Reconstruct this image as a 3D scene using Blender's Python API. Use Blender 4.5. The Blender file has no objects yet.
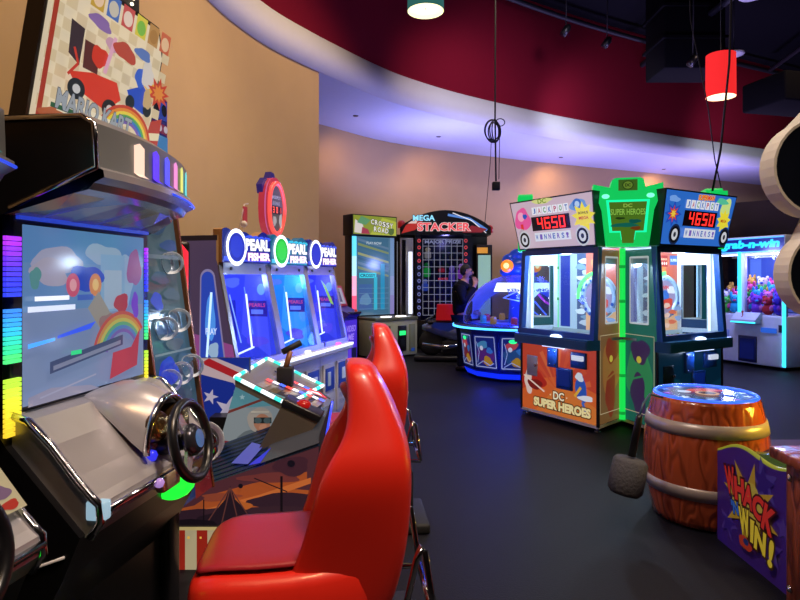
import bpy, bmesh, math, random
from mathutils import Vector, Matrix
R = math.radians
random.seed(7)
sc = bpy.context.scene
COL = sc.collection
F, HZ, EYE = 600.0, 278.0, 1.5

# ------------------------------------------------------------------ materials
def lin(h):
    h = h.lstrip('#')
    o = []
    for i in (0, 2, 4):
        c = int(h[i:i+2], 16) / 255
        o.append(c / 12.92 if c <= .04045 else ((c + .055) / 1.055) ** 2.4)
    return (o[0], o[1], o[2], 1)
_M = {}
def M(h, r=.5, m=0., e=0., n=.10, coat=0., scale=9., bump=0.):
    k = (h, r, m, e, n, coat, scale, bump)
    if k in _M: return _M[k]
    mt = bpy.data.materials.new('mat_%s_%d' % (h.lstrip('#'), len(_M)))
    mt.use_nodes = True
    nt = mt.node_tree; b = nt.nodes['Principled BSDF']
    c = lin(h)
    b.inputs['Roughness'].default_value = r
    b.inputs['Metallic'].default_value = m
    if r >= .8: b.inputs['Specular IOR Level'].default_value = .1
    b.inputs['Coat Weight'].default_value = coat
    b.inputs['Coat Roughness'].default_value = .06
    if e > 0:
        b.inputs['Base Color'].default_value = (c[0]*.25, c[1]*.25, c[2]*.25, 1)
        b.inputs['Emission Color'].default_value = c
        b.inputs['Emission Strength'].default_value = e
    else:
        tc = nt.nodes.new('ShaderNodeTexCoord'); nz = nt.nodes.new('ShaderNodeTexNoise')
        nz.inputs['Scale'].default_value = scale; nz.inputs['Detail'].default_value = 4
        nt.links.new(tc.outputs['Object'], nz.inputs['Vector'])
        mp = nt.nodes.new('ShaderNodeMapRange')
        mp.inputs['To Min'].default_value = 1 - n; mp.inputs['To Max'].default_value = 1 + n
        nt.links.new(nz.outputs['Fac'], mp.inputs['Value'])
        mx = nt.nodes.new('ShaderNodeMix'); mx.data_type = 'RGBA'; mx.blend_type = 'MULTIPLY'
        mx.inputs['Factor'].default_value = 1; mx.inputs['A'].default_value = c
        nt.links.new(mp.outputs['Result'], mx.inputs['B'])
        nt.links.new(mx.outputs['Result'], b.inputs['Base Color'])
        if bump:
            bp = nt.nodes.new('ShaderNodeBump'); bp.inputs['Strength'].default_value = bump; bp.inputs['Distance'].default_value = .01
            nt.links.new(nz.outputs['Fac'], bp.inputs['Height']); nt.links.new(bp.outputs['Normal'], b.inputs['Normal'])
    _M[k] = mt
    return mt
_G = {}
def GLASS(h='ffffff', refl=.5, rough=.02, haze=0):
    k = (h, refl, rough, haze)
    if k in _G: return _G[k]
    mt = bpy.data.materials.new('mat_glass_%d' % len(_G)); mt.use_nodes = True
    nt = mt.node_tree; nt.nodes.clear()
    out = nt.nodes.new('ShaderNodeOutputMaterial'); mx = nt.nodes.new('ShaderNodeMixShader')
    tr = nt.nodes.new('ShaderNodeBsdfTransparent'); gl = nt.nodes.new('ShaderNodeBsdfGlossy')
    tr.inputs['Color'].default_value = lin(h); gl.inputs['Roughness'].default_value = rough
    lw = nt.nodes.new('ShaderNodeLayerWeight'); lw.inputs['Blend'].default_value = .25
    ml = nt.nodes.new('ShaderNodeMath'); ml.operation = 'MULTIPLY'; ml.inputs[1].default_value = refl
    nt.links.new(lw.outputs['Fresnel'], ml.inputs[0]); nt.links.new(ml.outputs[0], mx.inputs['Fac'])
    nt.links.new(tr.outputs[0], mx.inputs[1]); nt.links.new(gl.outputs[0], mx.inputs[2])
    if haze:  # white diffuse mixed in so outlines look bright, as reflections would
        df = nt.nodes.new('ShaderNodeBsdfDiffuse'); df.inputs['Color'].default_value = (.9,.95,1,1); m3 = nt.nodes.new('ShaderNodeMixShader'); m3.inputs['Fac'].default_value = haze
        nt.links.new(gl.outputs[0], m3.inputs[1]); nt.links.new(df.outputs[0], m3.inputs[2]); nt.links.new(m3.outputs[0], mx.inputs[2])
    nt.links.new(mx.outputs[0], out.inputs['Surface'])
    _G[k] = mt
    return mt
BLACK = lambda: M('101013', .35)
MATTE = lambda: M('0c0c0f', .7)
CHROME = lambda: M('c9c9cf', .14, 1.)
SILVER = lambda: M('9a9690', .3, .75)

# ------------------------------------------------------------------ mesh builder
BASE = [Matrix()]      # frame the next meshes are built in
class MB:
    def __init__(s):
        s.v = []; s.f = []; s.mi = []; s.sm = []; s.mats = []; s.M = BASE[0].copy()
    def idx(s, m):
        if m not in s.mats: s.mats.append(m)
        return s.mats.index(m)
    def add(s, vs, fs, m, smooth=False, X=None):
        o = len(s.v); T = s.M @ X if X is not None else s.M
        s.v += [T @ Vector(p) for p in vs]
        i = s.idx(m)
        for f in fs:
            s.f.append([o + q for q in f]); s.mi.append(i); s.sm.append(smooth)
        return s
    def box(s, x0, x1, y0, y1, z0, z1, m, bev=0., X=None, seg=2):
        if bev <= 0:
            vs = [(x, y, z) for x in (x0, x1) for y in (y0, y1) for z in (z0, z1)]
            return s.add(vs, [(0,1,3,2),(4,6,7,5),(0,4,5,1),(2,3,7,6),(0,2,6,4),(1,5,7,3)], m, False, X)
        bm = bmesh.new(); bmesh.ops.create_cube(bm, size=1)
        for v in bm.verts:
            v.co = Vector(((x0+x1)/2 + v.co.x*(x1-x0), (y0+y1)/2 + v.co.y*(y1-y0), (z0+z1)/2 + v.co.z*(z1-z0)))
        bmesh.ops.bevel(bm, geom=bm.edges[:], offset=min(bev, .49*min(abs(x1-x0), abs(y1-y0), abs(z1-z0))), segments=seg, profile=.5, affect='EDGES')
        bm.verts.index_update()
        s.add([v.co.copy() for v in bm.verts], [[v.index for v in f.verts] for f in bm.faces], m, seg > 1, X); bm.free()
        return s
    def prism(s, poly, a, b, m, axis='y', X=None, cap=True, mside=None):
        """poly in 2D: axis y -> (x,z); axis x -> (y,z); axis z -> (x,y)"""
        n = len(poly)
        def P(p, t):
            return (p[0], t, p[1]) if axis == 'y' else ((t, p[0], p[1]) if axis == 'x' else (p[0], p[1], t))
        vs = [P(p, a) for p in poly] + [P(p, b) for p in poly]
        s.add(vs, [(i, (i+1) % n, n+(i+1) % n, n+i) for i in range(n)], mside or m, False, X)
        if cap: s.add(vs, [list(range(n))[::-1], list(range(n, 2*n))], m, False, X)
        return s
    def loft(s, rings, m, closed=True, cap=True, smooth=True, X=None):
        n = len(rings[0]); vs = [p for r in rings for p in r]; fs = []
        for j in range(len(rings)-1):
            for i in range(n if closed else n-1):
                k = (i+1) % n
                fs.append((j*n+i, j*n+k, (j+1)*n+k, (j+1)*n+i))
        if cap and closed:
            fs.append(list(range(n))[::-1]); fs.append([(len(rings)-1)*n+i for i in range(n)])
        return s.add(vs, fs, m, smooth, X)
    def lathe(s, prof, m, n=32, X=None, smooth=True, cap=True, a0=0, a1=2*math.pi):
        full = abs(a1-a0-2*math.pi) < 1e-6
        k = n if full else n+1
        rings = [[(r*math.cos(a0+(a1-a0)*i/n), r*math.sin(a0+(a1-a0)*i/n), z) for i in range(k)] for r, z in prof]
        return s.loft(rings, m, full, cap and full, smooth, X)
    def tube(s, pts, r, m, n=8, closed=False, X=None):
        pts = [Vector(p) for p in pts]; L = len(pts); rings = []; up = None
        for i, p in enumerate(pts):
            t = (pts[(i+1) % L] - pts[i-1]) if closed else (pts[min(i+1, L-1)] - pts[max(i-1, 0)])
            t.normalize()
            if up is None:
                up = Vector((0,0,1)) if abs(t.z) < .9 else Vector((1,0,0))
            a = t.cross(up)
            if a.length < 1e-5: a = t.cross(Vector((.3,.5,.8)))
            a.normalize(); b = a.cross(t); up = b
            rr = r[i] if isinstance(r, (list, tuple)) else r
            rings.append([p + a*rr*math.cos(2*math.pi*k/n) + b*rr*math.sin(2*math.pi*k/n) for k in range(n)])
        if closed: rings.append(rings[0])
        return s.loft(rings, m, True, not closed, True, X)
    def ball(s, c, r, m, n=16, X=None, half=False):
        rx, ry, rz = (r, r, r) if not isinstance(r, (tuple, list)) else r
        k = n//2; rings = []
        for j in range(k+1):
            th = math.pi*j/k*(.5 if half else 1)
            q = max(math.sin(th), 1e-3)
            rings.append([(c[0]+rx*q*math.cos(2*math.pi*i/n), c[1]+ry*q*math.sin(2*math.pi*i/n), c[2]+rz*math.cos(th)) for i in range(n)])
        return s.loft(rings, m, True, not half, True, X)
    def build(s, name, parent=None, label=None, kind=None, sub=0, **kw):
        me = bpy.data.meshes.new(name)
        me.from_pydata([tuple(v) for v in s.v], [], s.f)
        for m in s.mats: me.materials.append(m)
        me.polygons.foreach_set('material_index', s.mi); me.polygons.foreach_set('use_smooth', s.sm)
        bm = bmesh.new(); bm.from_mesh(me)
        bmesh.ops.recalc_face_normals(bm, faces=bm.faces[:]); bm.to_mesh(me); bm.free()
        o = bpy.data.objects.new(name, me); COL.objects.link(o)
        if parent is not None: o.parent = parent
        if label: o['label'] = label
        if kind: o['kind'] = kind
        for k, v in kw.items(): o[k] = v
        if sub:
            md = o.modifiers.new('sub', 'SUBSURF'); md.levels = sub; md.render_levels = sub
        return o

def thing(name, label, cat, loc=(0,0,0), rz=0, group=None):
    o = bpy.data.objects.new(name, None); COL.objects.link(o)
    o.empty_display_size = .1
    o.location = loc; o.rotation_euler = (0, 0, rz); o['label'] = label; o['category'] = cat
    if group: o['group'] = group
    return o
def copy_tree(o, parent=None, label=None, **skip):
    c = o.copy(); COL.objects.link(c)
    if parent is not None: c.parent = parent
    if label: c['label'] = label
    for ch in [q for q in o.children]: copy_tree(ch, c)
    return c
def rotX(axis):
    """matrix turning +Z onto axis"""
    return Vector((0,0,1)).rotation_difference(Vector(axis)).to_matrix().to_4x4()
def at(p, axis=(0,0,1)):
    return Matrix.Translation(Vector(p)) @ rotX(axis)

# ------------------------------------------------------------------ text and art
_T = {}
def text_mesh(t, off):
    k = (t, off)
    if k in _T: return _T[k]
    cu = bpy.data.curves.new('t', 'FONT'); cu.body = t; cu.offset = off; cu.resolution_u = 3
    o = bpy.data.objects.new('t', cu); COL.objects.link(o)
    me = bpy.data.meshes.new_from_object(o.evaluated_get(bpy.context.evaluated_depsgraph_get()))
    vs = [(v.co.x, v.co.y) for v in me.vertices]; fs = [list(p.vertices) for p in me.polygons]
    bpy.data.objects.remove(o); bpy.data.curves.remove(cu); bpy.data.meshes.remove(me)
    _T[k] = (vs, fs)
    return _T[k]
class Cv:
    """printed or lit artwork on a panel: O = lower left corner, U, V = unit axes"""
    def __init__(s, mb, O, U, V, e=0., r=.3, step=.0006, k0=1):
        s.mb, s.O, s.U, s.V = mb, Vector(O), Vector(U).normalized(), Vector(V).normalized()
        s.N = s.U.cross(s.V).normalized(); s.e, s.r, s.k, s.step = e, r, k0, step
    def mat(s, c, e): return M(c, s.r, 0, s.e if e is None else e)
    def pt(s, p): return s.O + s.U*p[0] + s.V*p[1] + s.N*(s.k*s.step)
    def poly(s, pts, c, e=None):
        s.mb.add([s.pt(p) for p in pts], [list(range(len(pts)))], s.mat(c, e)); s.k += 1
    def rect(s, x0, y0, x1, y1, c, e=None): s.poly([(x0,y0),(x1,y0),(x1,y1),(x0,y1)], c, e)
    def ell(s, cx, cy, rx, ry, c, e=None, n=28, rot=0):
        q = math.cos(rot), math.sin(rot)
        s.poly([(cx+rx*math.cos(a)*q[0]-ry*math.sin(a)*q[1], cy+rx*math.cos(a)*q[1]+ry*math.sin(a)*q[0]) for a in [2*math.pi*i/n for i in range(n)]], c, e)
    def star(s, cx, cy, ro, ri, n, c, e=None, rot=0):
        s.poly([(cx+(ro if i % 2 == 0 else ri)*math.sin(rot+math.pi*i/n), cy+(ro if i % 2 == 0 else ri)*math.cos(rot+math.pi*i/n)) for i in range(2*n)], c, e)
    def arc(s, cx, cy, r0, r1, a0, a1, c, e=None, n=20):
        A = [a0+(a1-a0)*i/n for i in range(n+1)]
        vs = [s.pt((cx+r0*math.cos(a), cy+r0*math.sin(a))) for a in A] + [s.pt((cx+r1*math.cos(a), cy+r1*math.sin(a))) for a in A]
        s.mb.add(vs, [(i, i+1, n+2+i, n+1+i) for i in range(n)], s.mat(c, e)); s.k += 1
    def line(s, pts, w, c, e=None):
        for a, b in zip(pts, pts[1:]):
            d = Vector((b[0]-a[0], b[1]-a[1])).normalized(); p = (-d.y*w/2, d.x*w/2)
            s.poly([(a[0]+p[0],a[1]+p[1]),(a[0]-p[0],a[1]-p[1]),(b[0]-p[0],b[1]-p[1]),(b[0]+p[0],b[1]+p[1])], c, e)
    def blob(s, cx, cy, rx, ry, c, seed=0, e=None, amp=.25, n=26):
        rd = random.Random(seed); ph = [rd.uniform(0, 6.28) for _ in range(4)]
        s.poly([(cx+rx*math.cos(a)*(1+amp*(math.sin(2*a+ph[0])+math.sin(3*a+ph[1])+.6*math.sin(5*a+ph[2]))/2.4),
                 cy+ry*math.sin(a)*(1+amp*(math.sin(2*a+ph[0])+math.sin(3*a+ph[1])+.6*math.sin(5*a+ph[2]))/2.4)) for a in [2*math.pi*i/n for i in range(n)]], c, e)
    def text(s, t, cx, cy, h, c, w=None, rot=0, e=None, bold=.03, out=None, ow=.06, slant=0., oe=None):
        for off, cc, ee in (([(ow+bold, out, oe)] if out else []) + [(bold, c, e)]):
            vs, fs = text_mesh(t, off)
            b, _ = text_mesh(t, bold)
            if not b: return
            x0, x1 = min(v[0] for v in b), max(v[0] for v in b); y0, y1 = min(v[1] for v in b), max(v[1] for v in b)
            ky = h/(y1-y0); kx = (w/(x1-x0)) if w else ky
            q = math.cos(rot), math.sin(rot); P = []
            for x, y in vs:
                yy = (y-(y0+y1)/2)*ky; xx = (x-(x0+x1)/2)*kx + slant*yy
                P.append(s.pt((cx+xx*q[0]-yy*q[1], cy+xx*q[1]+yy*q[0])))
            s.mb.add(P, fs, s.mat(cc, ee)); s.k += 1
    def seg7(s, t, x, y, h, c, e=2.5, w=None, gap=None):
        w = w or h*.5; g = gap or w*1.4; th = h*.13
        D = {'0':'abcdef','1':'bc','2':'abdeg','3':'abcdg','4':'bcfg','5':'acdfg','6':'acdefg','7':'abc','8':'abcdefg','9':'abcdfg'}
        for i, ch in enumerate(t):
            X = x+i*g
            B = {'a':(X,y+h-th,X+w,y+h),'d':(X,y,X+w,y+th),'g':(X,y+h/2-th/2,X+w,y+h/2+th/2),'f':(X,y+h/2,X+th,y+h),
                 'b':(X+w-th,y+h/2,X+w,y+h),'e':(X,y,X+th,y+h/2),'c':(X+w-th,y,X+w,y+h/2)}
            for q in D[ch]: s.rect(*B[q], c, e)

def lamp(kind, name, loc, energy, color, size=.3, rot=(0,0,0), spot=None, blend=.6):
    l = bpy.data.lights.new(name, kind); l.energy = energy; l.color = lin(color)[:3]
    if kind == 'AREA': l.shape = 'DISK' if not isinstance(size, tuple) else 'RECTANGLE'
    if kind == 'AREA':
        if isinstance(size, tuple): l.size, l.size_y = size
        else: l.size = size
    else: l.shadow_soft_size = size
    if spot: l.spot_size = spot; l.spot_blend = blend
    o = bpy.data.objects.new(name, l); COL.objects.link(o); o.location = loc; o.rotation_euler = rot
    return o
def aim(o, tgt):
    o.rotation_euler = (Vector(tgt)-o.location).to_track_quat('-Z', 'Y').to_euler(); return o

# ------------------------------------------------------------------ camera, world
cam = bpy.data.cameras.new('camera'); cam.sensor_width = 36; cam.lens = 27; cam.shift_y = -22/800
cam.clip_start = .05
co = bpy.data.objects.new('camera', cam); COL.objects.link(co); co.location = (0, 0, EYE); co.rotation_euler = (R(90), 0, 0); sc.camera = co
w = bpy.data.worlds.new('world'); sc.world = w; w.use_nodes = True
w.node_tree.nodes['Background'].inputs['Color'].default_value = lin('8f93b8'); w.node_tree.nodes['Background'].inputs['Strength'].default_value = .05
vs = sc.view_settings; vs.view_transform = 'Standard'; vs.look = 'None'; vs.exposure = 0; vs.gamma = 1; vs.use_curve_mapping = False

# ------------------------------------------------------------------ room
def spline(P, n=6):
    out = []
    for i in range(len(P)-1):
        p0, p1, p2, p3 = [Vector(P[max(0, min(len(P)-1, j))]) for j in (i-1, i, i+1, i+2)]
        for k in range(n):
            t = k/n
            out.append(.5*((2*p1)+(p2-p0)*t+(2*p0-5*p1+4*p2-p3)*t*t+(3*p1-p0-3*p2+p3)*t**3))
    out.append(Vector(P[-1])); return out
near = [(-2.66,-3.5), (-2.66,-1), (-2.64,2), (-2.58,4), (-2.46,5.6), (-2.28,7.12), (-2.10,7.95), (-1.80,8.75), (-1.30,9.62)]
far = [(-1.30,9.62), (-.55,10.75), (.15,11.6), (1.46,12.75), (3.9,14.4), (6.98,16.1), (10.7,17.9), (14,19.6), (17,21.2)]
nearS, farS = spline(near), spline(far)
ZS, ZF, ZC = 4.8, 5.36, 7.9
def strip(name, path, z0, z1, m, kind='structure'):
    b = MB(); n = len(path)
    b.add([(p.x, p.y, z0) for p in path]+[(p.x, p.y, z1) for p in path], [(i, i+1, n+i+1, n+i) for i in range(n-1)], m, True)
    return b.build(name, None, None, kind)
TAN = M('b6996c', .85, 0, 0, .05, scale=3)
TAN2 = M('b2976f', .85, 0, 0, .05, scale=3)
strip('wall_left', nearS, 0, ZS, TAN)
strip('wall_return', [Vector((-1.30,9.62)), Vector((-1.9,10.1)), Vector((-3.2,11.3))], 0, ZS, TAN)
back = [(-3.2,11.3), (-1.70,12.9), (0,14.8), (3.6,16.9), (8.2,19.0), (12.8,21.3), (17,23.4)]
backS = spline(back)
strip('wall_back', backS, 0, ZS, TAN2)
whole = nearS + farS[1:]
# the fascia stands 3 cm proud of the red wall above it
def offs(path, d):
    o = []
    for i, p in enumerate(path):
        t = (path[min(i+1, len(path)-1)]-path[max(i-1, 0)]).normalized()
        o.append(p + Vector((t.y, -t.x))*d)
    return o
fo = offs(whole, .03)
b = MB(); n = len(whole); WH = M('c6c6cc', .8, 0, 0, .03)
b.add([(p.x,p.y,ZS) for p in whole]+[(p.x,p.y,ZS) for p in fo]+[(p.x,p.y,ZF) for p in fo]+[(p.x,p.y,ZF) for p in whole],
      [(k*n+i, k*n+i+1, (k+1)*n+i+1, (k+1)*n+i) for k in range(3) for i in range(n-1)], WH, True)
b.build('trim_1', None, None, 'structure')
strip('wall_upper', whole, ZF, ZC, M('6c0b20', .85, 0, 0, .06))
b = MB()
sf = farS; sb = [Vector((-3.2,11.3))*(1-k/(len(sf)-1)) for k in range(1)]
def resample(path, n):
    L = [0]
    for a, c in zip(path, path[1:]): L.append(L[-1]+(c-a).length)
    o = []
    for k in range(n):
        t = L[-1]*k/(n-1); i = max(j for j in range(len(L)) if L[j] <= t+1e-9); i = min(i, len(path)-2)
        o.append(path[i].lerp(path[i+1], (t-L[i])/max(1e-9, L[i+1]-L[i])))
    return o
q = resample(backS, len(sf)); n = len(sf)
b.add([(p.x,p.y,ZS) for p in sf]+[(p.x,p.y,ZS) for p in q], [(i,i+1,n+i+1,n+i) for i in range(n-1)], M('c6ccdc', .8, 0, 0, .03))
b.build('ceiling_soffit', None, None, 'structure')
b = MB(); b.add([(-9,-3.5,0),(17,-3.5,0),(17,24,0),(-9,24,0)], [(0,1,2,3)], M('0f0f18', .62, 0, 0, .45, scale=120, bump=.25)); fl = b.build('floor', None, None, 'structure')
fl.data.materials[0].node_tree.nodes['Principled BSDF'].inputs['Specular IOR Level'].default_value = .22
b = MB(); b.add([(-9,-3.5,ZC),(17,-3.5,ZC),(17,24,ZC),(-9,24,ZC)], [(0,1,2,3)], M('0b0b10', .9)); b.build('ceiling', None, None, 'structure')
b = MB(); b.add([(17,-3.5,0),(17,24,0),(17,24,ZC),(17,-3.5,ZC)], [(0,1,2,3)], M('3a1a24', .85)); b.build('wall_right', None, None, 'structure')
b = MB(); b.add([(-9,-3.5,0),(17,-3.5,0),(17,-3.5,ZC),(-9,-3.5,ZC)], [(0,1,2,3)], M('3a2a22', .85)); b.build('wall_rear', None, None, 'structure')
b = MB(); bs = offs(backS, .02); n = len(bs)
b.add([(p.x,p.y,0) for p in bs]+[(p.x,p.y,.12) for p in bs]+[(p.x,p.y,.12) for p in backS], [(k*n+i,k*n+i+1,(k+1)*n+i+1,(k+1)*n+i) for k in range(2) for i in range(n-1)], MATTE())
b.build('baseboard_back', None, None, 'structure')

# things under the black ceiling
PIPE = M('0a0a12', .6)
red = offs(farS, .35)
b = MB(); b.tube([(p.x, p.y, 7.55) for p in red], .06, PIPE, 10); b.build('ceiling_pipe', label='long dark pipe running along the top of the red wall', category='pipe')
for lab, pts, r in (('dark conduit crossing the black ceiling above the red pendant', [(2.5,6,7.3),(12,15.5,7.3)], .05),
                    ('thinner dark conduit slanting over the boxy duct', [(2.0,8.5,7.6),(14,11,7.6)], .035),
                    ('dark pipe running back over the red pendant lamp', [(7.0,7,7.1),(6.3,16.5,7.1)], .07),
                    ('dark pipe at the far right edge of the ceiling', [(9,6,7.4),(10.5,17,7.4)], .06)):
    b = MB(); b.tube(pts, r, M('0e0f18', .6), 8); b.build('ceiling_conduit', label=lab, category='pipe')
t = thing('ceiling_duct', 'big black box duct hanging in front of the red wall', 'duct', (6.25, 13.2, 5.95))
b = MB(); b.box(-.65,.65,-.5,.5,0,1.95,M('050508',.8),.03); b.build('duct_body', t)
b = MB(); b.box(-.7,.7,-.55,.55,.62,.68,M('07070a',.8)); b.box(-.7,.7,-.55,.55,1.3,1.36,M('07070a',.8)); b.build('flange', t)
t = thing('air_conditioner', 'black air handling box hung below the ceiling at far right', 'air conditioner', (7.75, 11.6, 4.75), R(14))
b = MB(); b.box(-.9,.9,-.5,.5,0,.55,M('030304',.9),.04); b.build('housing', t)
b = MB()
b.box(-.45,.4,-.53,-.5,.12,.40,M('1a1b22',.5))
for k in range(7): b.box(-.4,.35,-.56,-.53,.19+.033*k,.205+.033*k,M('08080a',.5))
b.build('vent_grille', t)
for k, (x, y) in enumerate(((6.2,10.6), (6.9,12.4))):
    t = thing('ceiling_speaker', ['round pale ceiling disc on the black ceiling above the red pendant', 'round pale ceiling disc just right above the red pendant shade'][k], 'ceiling speaker', (x, y, 6.1 if k else 6.45))
    b = MB(); b.lathe([(0,0),(.17,0),(.2,.02),(.2,.05),(.06,.09),(0,.09)], M('b9b9bd',.5,0,0), 24); b.build('grille', t)
    b = MB(); b.tube([(0,0,.08),(0,0,ZC-t.location.z)], .012, MATTE(), 6); b.build('drop_rod', t)
for k, (u, v, Y) in enumerate(((566,30,12.2),(607,42,12.6),(693,60,11.5))):
    x = (u-400)*Y/F; z = EYE-(v-HZ)*Y/F
    t = thing('track_light', ['small black spotlight under the pipe by the red wall', 'small black spotlight left of the box duct', 'small black spotlight just left of the red pendant'][k], 'spotlight', (x, Y, z))
    b = MB(); b.lathe([(0,-.12),(.07,-.12),(.075,.05),(.04,.12),(0,.13)], BLACK(), 16, Matrix.Rotation(R(35),4,'Y')); b.build('lamp_head', t)
    b = MB(); b.tube([(0,0,.1),(.02,0,ZC-z)], .012, MATTE(), 6); b.build('stem', t)

def pendant(name, lab, loc, r, h, colour, e, inner):
    t = thing('pendant_lamp', lab, 'lamp', loc)
    b = MB(); n = 40
    b.lathe([(r,0),(r*.98,h)], M(colour,.8,0,e), n, cap=False)
    b.lathe([(r-.004,.0),(r*.98-.004,h)], M(inner,.8,0,1.1), n, cap=False); b.build('lamp_shade', t)
    b = MB(); b.lathe([(0,.03),(r*.97,.03)], M(inner,.8,0,1.25), n, cap=False); b.build('diffuser', t)
    b = MB(); b.tube([(0,0,.02),(0,0,ZC-loc[2])], .006, MATTE(), 6)
    b.lathe([(0,h*.5),(.03,h*.5),(.03,h*.8),(0,h*.8)], MATTE(), 10); b.build('cord', t)
    lamp('POINT', name+'_bulb', (loc[0], loc[1], loc[2]-.12), 14, 'ffe9c0', .12)
pendant('pendant_red', 'red drum pendant lamp hanging before the dark red wall', (4.17,7.8,3.85), .18, .55, 'f22a2c', 1.0, 'ffe6c0')
pendant('pendant_teal', 'teal drum pendant lamp cut by the top of the picture', (.25,5.85,4.10), .178, .50, '3f8d8a', .35, 'fff0b8')

# hanging microphone-like drop cable with a coil
t = thing('drop_cable', 'black drop cable with a coiled loop hanging before the soffit', 'cable', (1.28, 8.0, 2.74))
b = MB(); b.tube([(0,0,.05),(-.012,0,.9),(.0,0,ZC-2.74)], .012, MATTE(), 6); b.build('cord', t)
b = MB()
for k in range(5):
    rr = .12+.012*math.sin(k*2.1); c = (-.05+.012*k, .01*k, .72+.012*math.cos(k*1.7)); ph = .25*k
    b.tube([(c[0]+rr*.85*math.cos(a)*math.cos(ph), c[1]+rr*.85*math.cos(a)*math.sin(ph), c[2]+rr*1.15*math.sin(a)) for a in [2*math.pi*i/28 for i in range(28)]], .009, MATTE(), 6, True)
b.tube([(.06+.06*math.cos(a), .02, .84+.05*math.sin(a)) for a in [2*math.pi*i/18 for i in range(18)]], .007, MATTE(), 6, True)
b.build('coil', t)
b = MB(); b.box(-.05,.05,-.045,.045,-.07,.04,MATTE(),.01); b.build('connector_box', t)
b = MB(); b.tube([(-.06,.01,.62),(-.075,.01,.3),(-.15,.01,-.55)], .004, MATTE(), 5); b.tube([(.05,.01,.62),(.045,.01,.35),(.04,.01,.08)], .005, MATTE(), 5); b.build('loose_wire', t)
b = MB(); b.tube([(.0,0,3.15),(-.06,0,3.0),(-.1,0,2.75)], .01, MATTE(), 5); b.lathe([(0,-.03),(.04,-.02),(.04,.02),(0,.03)], MATTE(), 10, at((0,0,3.17))); b.build('clip', t)

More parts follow.
